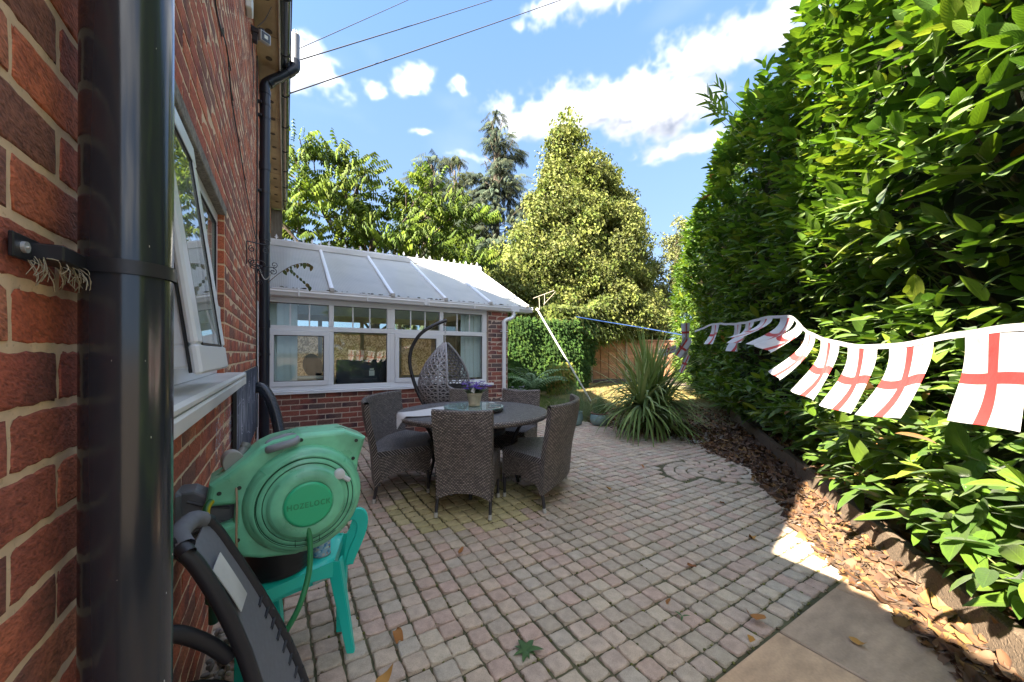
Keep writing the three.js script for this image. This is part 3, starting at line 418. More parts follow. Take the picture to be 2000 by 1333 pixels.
  // guttering
  const gs = new THREE.Shape(); for (const [i, [x, y]] of [[0, 0.095], [0.062, 0.095], [0.066, 0.085], [0.060, 0.068], [0.064, 0.05], [0.050, 0.025], [0.040, 0.0], [0, 0]].entries()) i ? gs.lineTo(x, y) : gs.moveTo(x, y);
  const gut = part('gutter', [new THREE.ExtrudeGeometry(gs, { depth: 3.90 - XL, bevelEnabled: false }).rotateY(PI / 2).scale(1, 1, -1).translate(XL, 1.968, Z + 0.03).scale(1, 1, 1)], M.upvc, g);
  { const p = gut.geometry.attributes.position; const ix = []; for (let i = 0; i < p.count; i += 3) { for (const k of [0, 2, 1]) ix.push(i + k); } gut.geometry.setIndex(ix); gut.geometry = gut.geometry.toNonIndexed(); gut.geometry.computeVertexNormals(); }
  for (const x of [0.16, 1.02, 1.93, 2.72, 3.5]) part('gutter_bracket', [bx(x - 0.011, x + 0.011, 1.962, 2.07, Z + 0.03, Z + 0.099, 0.003)], M.upvc, gut);
  part('gutter_joint', [bx(1.86, 1.905, 1.963, 2.068, Z + 0.032, Z + 0.098, 0.003), bx(3.44, 3.6, 1.963, 2.068, Z + 0.032, Z + 0.098, 0.003)], M.upvc, gut);
  part('eaves_board', [bx(XL, 3.86, 1.963, 2.05, Z - 0.1, Z + 0.028, 0.004)], M.upvc, g);
  const dbr = rng(10), deb = []; for (let k = 0; k < 90; k++) { const x = lerp(XL + 0.1, 3.7, dbr()); deb.push(new THREE.SphereGeometry(0.006 + dbr() * 0.012, 5, 4).scale(1.6, 0.7, 0.8).translate(x, 2.068 + dbr() * 0.008, Z + 0.055 + dbr() * 0.03)); }
  stuff(part('moss', deb, std([0.05, 0.045, 0.025], 1), gut));
  const dp = part('downpipe', [rod([3.317, 0, Z + 0.045], [3.317, 1.74, Z + 0.045], 0.0355, 0.0355, 20), tube([[3.317, 1.72, Z + 0.045], [3.317, 1.775, Z + 0.045], [3.36, 1.815, Z + 0.05], [3.45, 1.845, Z + 0.06], [3.495, 1.885, Z + 0.064], [3.50, 1.965, Z + 0.064]], 0.0345, 30, 16), rod([3.317, 1.64, Z + 0.045], [3.317, 1.75, Z + 0.045], 0.0385, 0.0385, 20)], M.upvc, g);
  part('pipe_clip', [bx(3.262, 3.372, 0.405, 0.425, Z, Z + 0.083, 0.003), bx(3.262, 3.372, 1.60, 1.615, Z, Z + 0.083, 0.003)], M.upvc, dp);
  // inside
  const ZB = Z - 3.85, cream = std([0.72, 0.62, 0.45], 0.7), wp = (() => { // leaf-printed blinds and wallpaper
    return tex(512, 512, (u, v) => { const a = fbm(u * 30, v * 30, 30, 3, 41), b = fbm(u * 44 + 3, v * 36, 44, 3, 77), c = fbm(u * 60, v * 54, 60, 2, 9); const l = smooth(0.53, 0.57, a) * 0.75 + smooth(0.58, 0.62, b) * 0.6, w = smooth(0.62, 0.68, c) * 0.4; const k = clamp(l) * 0.75; return [lerp(0.92 + w * 0.1, 0.55, k), lerp(0.79 + w * 0.15, 0.42, k), lerp(0.60 + w * 0.25, 0.24, k)]; }, true); })();
  const inside = part('back_room', [bx(XL, XR - 0.1, -0.02, 0.03, ZB, Z - 0.11, 0.002), bx(XL, XR - 0.1, 0.03, 0.62, ZB - 0.1, ZB, 0.002), bx(XL + 0.01, XL + 0.05, 0.03, 3.0, ZB, Z - 0.11, 0.002)], std([0.42, 0.38, 0.30], 0.8), g);
  part('printed_blind', [0, 1, 2, 3].map((k) => { const q = new THREE.PlaneGeometry(0.86, 1.05).translate(XL + 0.5 + k * 0.9, 1.15, ZB + 0.03); const uv = q.attributes.uv; for (let i = 0; i < 4; i++) uv.setXY(i, uv.getX(i) * 1.1 + k * 0.3, uv.getY(i) * 1.3); return q; }), phys([1, 1, 1], 0.95, { map: wp, side: THREE.DoubleSide, transmission: 0.5 }), inside);
  part('inner_frame', [0, 1, 2, 3, 4].map((k) => bx(XL + 0.02 + k * 0.9, XL + 0.1 + k * 0.9, 0.62, 2.05, ZB - 0.02, ZB + 0.06, 0.004)).concat([bx(XL, XR, 1.66, 1.74, ZB, ZB + 0.09, 0.004), bx(XL, XR, 1.95, 2.08, ZB - 0.02, ZB + 0.1, 0.004), bx(XL, XR, 0.6, 0.66, ZB, ZB + 0.1, 0.004), bx(XR - 0.17, XR - 0.1, 1.95, 2.06, ZB, Z - 0.12, 0.004), bx(XR - 0.17, XR - 0.11, 0.62, 1.95, Z - 2.0, Z - 1.92, 0.004), bx(XR - 0.17, XR - 0.11, 0.62, 1.95, Z - 1.1, Z - 1.02, 0.004)]), cream, inside);
  part('rear_top_pane', [0, 1, 2, 3].map((k) => bx(XL + 0.1 + k * 0.9, XL + 0.92 + k * 0.9, 1.74, 1.95, ZB + 0.02, ZB + 0.026, 0.001)), M.glass, inside);
  part('side_pane', bx(XR - 0.135, XR - 0.13, 0.62, 1.95, ZB + 0.1, Z - 0.12, 0.001), M.glass, inside);
  const bl = [], bm = phys([0.82, 0.88, 0.90], 0.85, { transmission: 0.3, side: THREE.DoubleSide });
  const blind = (x0, x1, nm) => { const b = new THREE.Group(); b.name = 'vertical_blind'; g.add(b); const n = Math.round((x1 - x0) / 0.075); for (let k = 0; k < n; k++) { const s = part('slat', sheet((u, v) => V((u - 0.5) * 0.083, 0.80 + v * 1.08, 0.006 * sin(u * PI)), 3, 1, 0.001), bm, b); s.position.set(x0 + (k + 0.5) * (x1 - x0) / n, 0, Z - 0.19 + (k % 2) * 0.004); s.rotation.y = 0.13; } part('headrail', bx(x0 - 0.02, x1 + 0.02, 1.875, 1.91, Z - 0.21, Z - 0.165, 0.003), M.upvc, b); };
  blind(XL + 0.09, 0.155); blind(2.59, 2.99);
  // furniture behind the glass
  const s = thing('television', 'dark flat screen seen from the back through the second window', 'television', [1.0, 0, Z - 0.32]);
  part('screen_back', [bx(-0.34, 0.42, 0.74, 1.12, -0.05, 0.0, 0.01)], phys([0.018, 0.024, 0.04], 0.35), s); part('sticker', [bx(0.12, 0.2, 0.87, 0.95, 0.0012, 0.002, 0.0003), bx(0.13, 0.19, 0.96, 0.98, 0.0012, 0.002, 0.0003)], std([0.6, 0.62, 0.62], 0.6), s); part('socket_panel', [bx(-0.05, 0.05, 0.78, 0.80, 0.0012, 0.003, 0.0005)], std([0.005, 0.005, 0.006], 0.5), s);
  part('stand', [bx(-0.4, 0.45, 0.68, 0.74, -0.3, 0.05, 0.01), bx(-0.38, -0.34, 0.03, 1.2, -0.3, -0.25, 0.004)], cream, s);
  const d = thing('armchair', 'orange brown armchair with a dark cushion inside the left window', 'armchair', [0.28, 0, Z - 0.65]);
  part('seat', bx(-0.24, 0.3, 0.4, 0.86, -0.4, 0.2, 0.05), std([0.45, 0.19, 0.045], 0.8), d); part('cushion', new THREE.SphereGeometry(0.16, 20, 14).scale(0.85, 1.2, 0.6).rotateZ(0.3).translate(0.1, 1.02, -0.1), std([0.012, 0.009, 0.006], 0.9), d); part('throw', bx(-0.25, 0.31, 0.82, 0.88, 0.05, 0.22, 0.02), std([0.7, 0.68, 0.62], 0.9), d);
}
// twig with drying leaves hanging over the conservatory roof
{
  const g = thing('hanging_twig', 'thin twig of drying vine leaves hanging beside the soil pipe over the roof', 'twig', [0, 0, 0]);
  const pts = [[-0.16, 2.02, -5.1], [-0.03, 2.16, -5.12], [0.1, 2.26, -5.14], [0.24, 2.3, -5.16], [0.3, 2.26, -5.16]];
  part('stem', [tube(pts, 0.0035, 24, 5), tube([[0.05, 2.22, -5.13], [0.14, 2.12, -5.13], [0.24, 2.02, -5.12], [0.27, 1.98, -5.12]], 0.002, 16, 4)], std([0.12, 0.07, 0.04], 0.9), g);
  const R = rng(44), lg = leafGeo(0.052, 0.036, 4, 0.5, 0.2), cols = [[0.09, 0.13, 0.03], [0.16, 0.12, 0.03], [0.06, 0.10, 0.03]].map((c) => phys(c, 0.8, { side: THREE.DoubleSide, transmission: 0.3 }));
  const c1 = new THREE.CatmullRomCurve3(pts.map((p) => V(...p)));
  for (let k = 0; k < 18; k++) { const p = k < 11 ? c1.getPoint(0.3 + k * 0.065) : V(0.06 + (k - 11) * 0.033, 2.2 - (k - 11) * 0.03, -5.125); const m = part('leaf', lg, cols[k % 3], g); m.applyMatrix4(aim(p, V((R() - 0.5), -1, (R() - 0.3) * 0.5), V(R() - 0.5, 0.4, 1), 0.7 + R() * 0.6)); }
}
// ================================================================ PATIO
const patioEdge = [[2.0, -0.1], [2.05, -0.36], [2.47, -0.57], [2.71, -0.77], [2.92, -0.93], [3.10, -1.13], [3.47, -1.39], [3.82, -1.64], [4.25, -2.0], [4.75, -2.55], [4.95, -3.05]];   // where the litter begins
const SETT = 0.0985;
const edgeX = (z) => { z = -z; const E = patioEdge; if (-E[0][1] > z) return E[0][0]; for (let i = 0; i + 1 < E.length; i++) if (z <= -E[i + 1][1]) return lerp(E[i][0], E[i + 1][0], (z + E[i][1]) / (E[i][1] - E[i + 1][1])); return lerp(4.95, 4.35, clamp((z - 3.05) / 2.6)); };
{
  const g = new THREE.Group(); g.name = 'patio'; g.userData.kind = 'structure'; scene.add(g);
  const bedT = rep(T.stain, 0.8), bed = new THREE.PlaneGeometry(6.6, 6.4, 1, 1).rotateX(-PI / 2).translate(2.6, -0.0135, -2.62);
  { const p = bed.attributes.position, uv = bed.attributes.uv; for (let i = 0; i < p.count; i++) uv.setXY(i, p.getX(i), p.getZ(i)); }
  part('joint_bed', bed, std([0.12, 0.112, 0.055], 0.98, { map: rep(T.stain, 1.7), bumpMap: rep(T.speck, 6), bumpScale: 0.004 }), g);
  const TINT = [[0.527, 0.399, 0.306], [0.574, 0.441, 0.332], [0.512, 0.407, 0.302], [0.559, 0.392, 0.302], [0.493, 0.396, 0.297], [0.590, 0.448, 0.326], [0.526, 0.435, 0.332], [0.534, 0.381, 0.289], [0.471, 0.399, 0.195], [0.519, 0.434, 0.228], [0.594, 0.478, 0.346], [0.478, 0.387, 0.285]];
  const settMat = std([1, 1, 1], 0.9, { vertexColors: true, map: rep(T.speck, 4.5), bumpMap: rep(T.speck, 4.5), bumpScale: 0.0022 });
  const N = 36, geos = []; for (let k = 0; k < N; k++) { const fine = false; geos.push(block(0.089, 0.089, 0.02, 4, 4, 0.006, 0.006, 400 + k, TINT[k % 12]).rotateX(-PI / 2)); }
  const moss = (x, z) => smooth(0.62, 0.15, hypot((x - 1.25) / 1.5, (z + 2.9) / 1.25)) + 0.35 * smooth(0.5, 0.7, fbm(x * 0.7 + 3, z * 0.7, 0, 3, 71));
  const R = rng(2024), list = [];
  const CA = [3.72, -2.33], CB = [4.02, -2.15], CR = 0.44;     // the two halves of the fan
  const inFan = (x, z) => (z < -2.24 ? hypot(x - CA[0], z - CA[1] * 0 + 2.24) : hypot(x - CB[0], z + 2.24)) < CR + 0.035;
  for (let j = 0; ; j++) {
    const z = -0.80 - 0.018 - (j + 0.5) * SETT; if (z < -5.78) break;
    for (let i = 0; i < 60; i++) {
      const x = -0.294 + (i + 0.5) * SETT; const wob = 0.012 * (fbm(x * 1.3, z * 1.3, 0, 2, 4) - 0.5) * 4, wz = 0.02 * (fbm(x * 1.1 + 8, z * 0.9, 0, 2, 14) - 0.5) * 2;
      if (x > edgeX(z) + 0.12 || inFan(x, z)) continue;
      const m = moss(x, z) + (R() - 0.5) * 0.5, k = m > 0.62 ? 8 + (R() < 0.5 ? 0 : 1) + 12 * floor(R() * 3) : (() => { let q; do q = floor(R() * N); while (q % 12 === 8 || q % 12 === 9); return q; })();
      list.push({ x: x + wob + (R() - 0.5) * 0.004, z: z + wz + (R() - 0.5) * 0.004, k, r: (R() - 0.5) * 0.05 + floor(R() * 4) * PI / 2, y: (R() - 0.5) * 0.007, tx: (R() - 0.5) * 0.05, tz: (R() - 0.5) * 0.05, s: [1, 1] });
    }
  }
  for (const [C, a0] of [[CA, PI], [CB, 0]]) for (let r = 0; r < 4; r++) { const ra = [0.0, 0.1, 0.21, 0.325][r], rb = [0.095, 0.205, 0.32, 0.435][r], n = [2, 4, 6, 8][r]; for (let k = 0; k < n; k++) { const a = a0 + (k + 0.5) / n * PI, rm = (ra + rb) / 2; list.push({ x: C[0] + cos(a) * rm, z: -2.24 + sin(a) * rm, k: floor(R() * 8), r: PI / 2 - a, y: 0, tx: 0, tz: 0, s: [PI / n * rm / 0.094 * 0.97, (rb - ra) / 0.096] }); } }
  for (const s of list) { const p = V(s.x, 0, s.z); s.size = inView(p, 20) ? 1 / (pix(p)[2] ** 2) : 0; }
  list.sort((a, b) => b.size - a.size);
  const rest = [];
  list.forEach((s, i) => { const m = new THREE.Matrix4().compose(V(s.x, s.y - 0.002, s.z), new THREE.Quaternion().setFromEuler(new THREE.Euler(s.tx, s.r, s.tz, 'YXZ')), V(s.s[0], 1, s.s[1])); if (i < 300) { const q = part('sett', geos[s.k], settMat, g); q.applyMatrix4(m); } else rest.push(geos[s.k].clone().applyMatrix4(m)); });
  stuff(part('setts', rest, settMat, g));
  { // moss in the joints
    const ms = [], cs = [], ball = new THREE.IcosahedronGeometry(0.006, 1); for (let i = 0; i < 9000; i++) { const line = R() < 0.5, n = floor(R() * 50); let x, z; if (line) { x = -0.294 + n * SETT; z = -0.8 - R() * 4.4; } else { x = -0.26 + R() * 4; z = -0.818 - (n % 46) * SETT; } if (x < -0.25 || x > edgeX(z) || R() > 0.25 + 0.9 * moss(x, z) || inFan(x, z)) continue; const wob = 0.012 * (fbm(x * 1.3, z * 1.3, 0, 2, 4) - 0.5) * 4, wz = 0.02 * (fbm(x * 1.1 + 8, z * 0.9, 0, 2, 14) - 0.5) * 2; ms.push(new THREE.Matrix4().compose(V(x + wob + (R() - 0.5) * 0.006, -0.009, z + wz + (R() - 0.5) * 0.006), new THREE.Quaternion().setFromEuler(new THREE.Euler(0, R() * 6, 0)), V(0.5 + R(), 0.4 + R() * 0.7, 0.5 + R()))); const b = 0.6 + R() * 0.8, q = R(); cs.push(q < 0.6 ? col(0.13 * b, 0.125 * b, 0.035 * b) : col(0.16 * b, 0.115 * b, 0.065 * b)); }
    instances('joint_moss', ball, std([1, 1, 1], 1), ms, cs, g);
  }
  // flagstones nearest the camera
  const sc = tex(512, 512, (u, v) => { const a = fbm(u * 3, v * 9, 3, 5, 5), b = fbm(u * 10, v * 30, 10, 3, 25), c = vnoise(u * 150, v * 150, 150, 7); return 0.78 + 0.55 * (a - 0.5) + 0.3 * (b - 0.5) + 0.12 * (c - 0.5); });
  const sb = tex(512, 512, (u, v) => { const a = fbm(u * 4, v * 8, 4, 5, 65); return floor(a * 9) / 9 * 0.7 + a * 0.3; });
  const SM = [[0.604, 0.401, 0.243], [0.559, 0.389, 0.257], [0.635, 0.414, 0.248], [0.529, 0.371, 0.248]].map((c) => std(c, 0.85, { map: rep(sc, 1.1), bumpMap: rep(sb, 1.6), bumpScale: 0.0045 }));
  const xs = [-0.262, 0.62, 1.24, 1.858, 2.46, 3.05];
  for (let r = 0; r < 3; r++) for (let k = 0; k < 5; k++) { const off = r % 2 ? 0.3 : 0, a = xs[k] + off * 0.9 + 0.004, b = xs[k + 1] + off * 0.9 - 0.006, z0 = -0.80 + r * 0.6, z1 = z0 + 0.592; if (a > 2.75) continue; part('flagstone', boxUV(bx(a, b, -0.05, 0.003, z0, z1, 0.005), 1, k * 0.37, r * 0.61), SM[(k + r * 2) % 4], g); }
}
// kerb along the hedge
const KA = V(1.55, 0, 0.335), KD = V(0.797, 0, -0.604), KN = V(-0.604, 0, -0.797);
{
  const g = new THREE.Group(); g.name = 'kerb'; g.userData.kind = 'structure'; scene.add(g);
  const agg = tex(512, 256, (u, v) => { const c = vnoise(u * 170, v * 85, 85, 3), d = vnoise(u * 110 + 5, v * 55, 55, 9), f = fbm(u * 4, v * 2, 2, 4, 6); return 0.66 + 0.5 * (f - 0.5) + (c > 0.7 ? 0.25 : 0) - (d < 0.25 ? 0.22 : 0); });
  const km = std([0.17, 0.12, 0.08], 0.93, { map: rep(agg, 1.2, 2.4), bumpMap: rep(agg, 1.2, 2.4), bumpScale: 0.004 });
  for (let k = 0; k < 8; k++) { const m = part('kerbstone', [bx(0.003, 0.905, -0.05, 0.2, -0.026, 0.026, 0.006)], km, g); const o = KA.clone().addScaledVector(KD, -0.32 + k * 0.91).addScaledVector(KN, -0.028); m.position.copy(o); m.rotation.y = atan2(-KD.z, KD.x) + 0.004 * (k % 3 - 1); m.position.y = 0.004 * (k % 2); }
}
// soil under the hedge and the far beds, the lawn
{
  const soil = std([0.055, 0.036, 0.022], 0.98, { map: rep(T.speck, 1.2), bumpMap: rep(T.speck, 3), bumpScale: 0.015 });
  const g = new THREE.PlaneGeometry(9, 2.6, 60, 14).rotateX(-PI / 2), p = g.attributes.position;
  for (let i = 0; i < p.count; i++) { const a = p.getX(i) + 3.4, b = p.getZ(i), o = KA.clone().addScaledVector(KD, a).addScaledVector(KN, -1.33 - b); p.setXYZ(i, o.x, 0.11 + 0.05 * (fbm(o.x * 3, o.z * 3, 0, 3, 3) - 0.5), o.z); }
  g.computeVertexNormals(); struct('hedge_bed', g, soil);
  const q = new THREE.PlaneGeometry(9, 12, 60, 60).rotateX(-PI / 2).translate(8.6, 0, -8.2), r = q.attributes.position;
  for (let i = 0; i < r.count; i++) { const x = r.getX(i), z = r.getZ(i); r.setY(i, -0.018 + 0.012 * fbm(x * 1.4, z * 1.4, 0, 3, 8)); }
  const uv = q.attributes.uv; for (let i = 0; i < r.count; i++) uv.setXY(i, r.getX(i), r.getZ(i));
  q.computeVertexNormals(); struct('lawn', q, std([0.20, 0.19, 0.075], 0.97, { map: rep(T.stain, 0.9), bumpMap: rep(T.speck, 4), bumpScale: 0.01 }));
}
// dry leaves
const dryMats = [[0.107, 0.044, 0.016], [0.145, 0.064, 0.019], [0.072, 0.033, 0.014], [0.189, 0.101, 0.027], [0.126, 0.068, 0.035], [0.088, 0.051, 0.027]];
const dryGeo = [0, 1, 2, 3].map((k) => { const g = leafGeo(0.085, 0.042, 5, [0.6, -0.5, 0.9, -0.2][k], [0.5, 0.35, -0.45, 0.7][k]), p = g.attributes.position; for (let i = 0; i < p.count; i++) p.setY(i, p.getY(i) + 0.01 * sin(p.getZ(i) * 60 + k) + 0.006 * sin(p.getX(i) * 190 + k * 2)); g.computeVertexNormals(); return g; });
{
  const R = rng(66), mats = [[], [], [], []], cs = [[], [], [], []];
  const put = (x, y, z, s) => { const k = floor(R() * 4), a = R() * 6.283; mats[k].push(aim(V(x, y, z), V(cos(a), (R() - 0.5) * 0.5, sin(a)), V((R() - 0.5) * 1.2, 1, (R() - 0.5) * 1.2), s)); const c = dryMats[floor(R() * 6)], b = 0.7 + R() * 0.7; cs[k].push(col(c[0] * b, c[1] * b, c[2] * b)); };
  for (let i = 0; i < 4600; i++) { const a = -0.6 + R() * 6.6, o = KA.clone().addScaledVector(KD, a); const w = abs(edgeX(o.z) - o.x) * 0.78; const t = pow(R(), 1.35), off = 0.015 + t * (0.06 + 0.16 * smooth(0.6, 2.2, a) + 0.14 * fbm(a * 3, 3, 0, 3, 5) + (a > 3.6 ? (a - 3.6) * 0.5 : 0)); o.addScaledVector(KN, off); put(o.x, 0.008 + (1 - t) * (1 - t) * 0.07 * R() + 0.01 * R(), o.z, 0.55 + R() * 0.75); }
  for (let i = 0; i < 2600; i++) { const x = 4.6 + R() * 3.4, z = -2.6 - R() * 3.2; if (x < edgeX(z) - 0.15 * R()) continue; put(x, 0.004 + R() * 0.02, z, 0.6 + R() * 0.6); }
  for (let i = 0; i < 2600; i++) { const a = -0.9 + R() * 6.4, o = KA.clone().addScaledVector(KD, a).addScaledVector(KN, -0.07 - R() * 0.8); put(o.x, 0.13 + R() * 0.03, o.z, 0.7 + R() * 0.9); }
  for (let i = 0; i < 1200; i++) { const x = 6.2 + R() * 5, z = -5.4 - R() * 5.5; put(x, 0.0 + R() * 0.012, z, 0.7 + R() * 0.7); }
  const g = new THREE.Group(); g.name = 'leaf_litter'; g.userData = { label: 'drift of brown fallen leaves between the patio and the hedge kerb', category: 'leaf litter', kind: 'stuff' }; scene.add(g);
  const dm = phys([1, 1, 1], 0.85, { side: THREE.DoubleSide, transmission: 0.18 });
  for (let k = 0; k < 4; k++) instances('leaves', dryGeo[k], dm, mats[k], cs[k], g);
  // single leaves out on the setts
  const spots = [[0.42, -1.66, 1.1, 'orange curled leaf on the setts beside the green chair leg'], [0.28, -1.40, 1.1, 'large orange leaf touching the foot of the green chair'], [1.62, -1.17, 0.8, 'small brown leaf in a joint up and left of the green sprout'], [1.98, -1.32, 0.8, 'small rust leaf on the setts midway between sprout and kerb'], [2.62, -1.28, 1.1, 'curled brown leaf just left of the sunlit patch'], [1.87, -0.86, 1.3, 'upright orange leaf in the joint at the flagstone corner'], [1.70, -0.85, 1, 'rust leaf in the joint left of the flagstone corner'], [0.9, -2.1, 0.7, 'tiny brown leaf on the setts before the nearest chair'], [0.36, -2.45, 0.9, 'brown leaf on the setts right of the hose reel by the left bench'], [2.05, -0.62, 0.8, 'single orange leaf lying on the flagstone'], [3.05, -1.72, 1.1, 'dry leaf between the fan of setts and the litter'], [2.5, -2.4, 0.8, 'tiny dry leaf on the setts left of the fan pattern'], [3.3, -2.75, 0.8, 'dry leaf on the setts beyond the fan pattern']];
  spots.forEach(([x, z, s, lab], i) => { const c = dryMats[[1, 3, 1, 0, 3][i % 5]]; const l = solo('fallen_leaf', dryGeo[i % 4], phys([c[0] * 2.2, c[1] * 2.0, c[2] * 1.6], 0.8, { side: THREE.DoubleSide }), lab, 'leaf', 'loose leaves on the patio'); l.position.set(x, 0.012, z); l.rotation.set(0.1, i * 2.1, 0.15); l.scale.setScalar(s * 0.85); });
  // a few green weeds in the joints
  const wl = phys([0.07, 0.16, 0.035], 0.8, { transmission: 0.25, side: THREE.DoubleSide, map: T.leaf });
  const w = thing('weed', 'small green weed growing from a joint in the near setts', 'weed', [0.845, 0.0, -1.275]); for (let k = 0; k < 9; k++) part('leaf', leafGeo(0.05, 0.022, 4, 0.6, 0.2), wl, w).applyMatrix4(aim(V(0, 0.004, 0), V(cos(k * 2.4), 0.55, sin(k * 2.4)), V(0, 1, 0), 0.7 + (k % 3) * 0.3));
  const w2 = thing('weed', 'tiny green sprout between setts right of the near weed', 'weed', [1.575, 0.0, -1.075]); for (let k = 0; k < 3; k++) part('leaf', leafGeo(0.04, 0.01, 3, 0.3, 0.2), wl, w2).applyMatrix4(aim(V(0, 0.004, 0), V(cos(k * 2.1 + 2.6), 0.35, sin(k * 2.1 + 2.6)), V(0, 1, 0)));
  // gravel along the foot of the house wall and by the spiky plant
  const pebble = new THREE.IcosahedronGeometry(0.012, 1), pm = [], pc = []; for (let i = 0; i < 900; i++) { const far = i > 520, x = far ? 4.75 + R() * 0.75 : -0.26 + R() * 0.26, z = far ? -3.0 - R() * 0.5 : -0.82 - R() * 2.2; pm.push(new THREE.Matrix4().compose(V(x, 0.012 + R() * 0.012, z), new THREE.Quaternion().setFromEuler(new THREE.Euler(R() * 6, R() * 6, R() * 6)), V(0.6 + R() * 0.9, 0.5 + R() * 0.4, 0.6 + R() * 0.8))); const b = 0.15 + R() * 0.3; pc.push(col(b, b * 0.9, b * 0.78)); }
  const gr = instances('gravel', pebble, std([1, 1, 1], 0.9), pm, pc); tag(gr, 'loose grey pebbles along the foot of the wall and by the spiky plant', 'gravel');
}
// ================================================================ RATTAN DINING SET
const TC = V(1.52, 0, -3.2);
const arch = (u, d) => d * (1 - pow(abs(2 * u - 1), 2.4));
function makeChair(label) {                                   // local +z is the back
  const t = thing('dining_chair', label, 'chair', [0, 0, 0], 0, 'rattan chairs round the table');
  const w = 0.215, lean = (y) => 0.20 + 0.075 * smooth(0.25, 0.8, y) + 0.02 * smooth(0.35, 0.1, y), flare = (y) => w + 0.012 * smooth(0.35, 0.78, y) - 0.008 * smooth(0.45, 0.2, y);
  part('backrest', [sheet((u, v) => { const y = lerp(0.125 + arch(u, 0.045), 0.785, v); return V((u - 0.5) * 2 * flare(y), y - 0.012 * (1 - pow(abs(2 * u - 1), 2)) * v, lean(y) - 0.02 * (1 - pow(2 * u - 1, 2))); }, 16, 18, 0.042), tube([[-flare(0.78), 0.788, lean(0.785)], [0, 0.776, lean(0.785) - 0.02], [flare(0.78), 0.788, lean(0.785)]], 0.0215, 20, 8)], M.weave, t);
  part('seat', [sheet((u, v) => V((u - 0.5) * 0.43, 0.395 - 0.012 * sin(PI * u) * sin(PI * v), lerp(0.185, -0.215, v)), 8, 8, 0.04)], M.weaveSeat, t);
  for (const s of [-1, 1]) part('side_apron', sheet((u, v) => V(s * 0.208, lerp(0.14 + arch(u, 0.075), 0.385, v), lerp(-0.2, 0.2, u) * s), 12, 6, 0.022), M.weave, t);
  part('front_apron', sheet((u, v) => V((0.5 - u) * 0.42, lerp(0.14 + arch(u, 0.07), 0.385, v), -0.204), 12, 6, 0.022), M.weave, t);
  for (const x of [-1, 1]) for (const z of [-1, 1]) { const top = [x * 0.2, 0.2, z * 0.195], bot = [x * 0.203, 0.0, z > 0 ? 0.245 : -0.2]; const l = part('leg', rod(top, bot, 0.013, 0.012), M.chairLeg, t); part('foot', rod([bot[0], 0.034, lerp(bot[2], top[2], 0.17)], bot, 0.0145, 0.0135), M.steel, l); }
  return t;
}
const chair0 = makeChair('dark rattan dining chair nearest the camera, its woven back towards us');
chair0.position.set(1.272, 0, -2.745); chair0.rotation.y = atan2(-0.6, 0.8);
{ const c = copyThing(chair0, 'dark rattan dining chair behind the flowerpot, in front of the egg chair'); c.position.set(1.77, 0, -3.83); c.rotation.y = atan2(0.40, -0.917);
  const d = copyThing(chair0, 'dark rattan dining chair at the far right of the table by the lawn'); d.position.set(2.13, 0, -3.50); d.rotation.y = atan2(0.80, -0.60); }
function makeBench(label, a0, a1) {
  const t = thing('curved_bench', label, 'bench', [TC.x, 0, TC.z], 0, 'curved benches at the table'), ri = 0.42, ro = 0.885, A = (u) => lerp(a0, a1, u), P = (r, a, y) => V(r * cos(a), y, r * sin(a));
  const lean = (y) => ro + 0.075 * smooth(0.3, 0.82, y) - 0.012 * smooth(0.35, 0.13, y);
  part('backrest', [sheet((u, v) => { const y = lerp(0.135 + arch(u, 0.05), 0.805, v); return P(lean(y), A(u), y); }, 40, 18, 0.042), tube(Array.from({ length: 14 }, (_, k) => P(lean(0.805), A(k / 13), 0.806)), 0.0215, 40, 8)], M.weave, t);
  part('seat', sheet((u, v) => P(lerp(ri, ro - 0.01, v), A(u), 0.392 - 0.012 * sin(PI * u) * sin(PI * v)), 36, 10, 0.042), M.weaveSeat, t);
  part('front_apron', sheet((u, v) => P(ri + 0.012, A(u), lerp(0.15 + arch(u, 0.06), 0.38, v)), 30, 6, 0.022), M.weave, t);
  for (const e of [0, 1]) part('end_apron', sheet((u, v) => { const r = lerp(ri + 0.01, ro - 0.005, u); return P(r, A(e) + (e ? -1 : 1) * 0.012 / r * (a1 > a0 ? 1 : -1), lerp(0.145 + arch(u, 0.08), 0.385, v)); }, 12, 6, 0.022), M.weave, t);
  for (const e of [0.02, 0.98]) for (const r of [ri + 0.02, ro - 0.02]) { const top = P(r, A(e), 0.2), bot = P(r > 0.6 ? r + 0.035 : r, A(e), 0); const l = part('leg', rod(top, bot, 0.014, 0.012), M.chairLeg, t); part('foot', rod(bot.clone().lerp(top, 0.17), bot, 0.0145, 0.0135), M.steel, l); }
  return t;
}
makeBench('curved dark rattan bench on the left side of the table', 177.5 * PI / 180, 241 * PI / 180);
makeBench('curved dark rattan bench on the right, its high woven back to the camera', 22 * PI / 180, 79.5 * PI / 180);
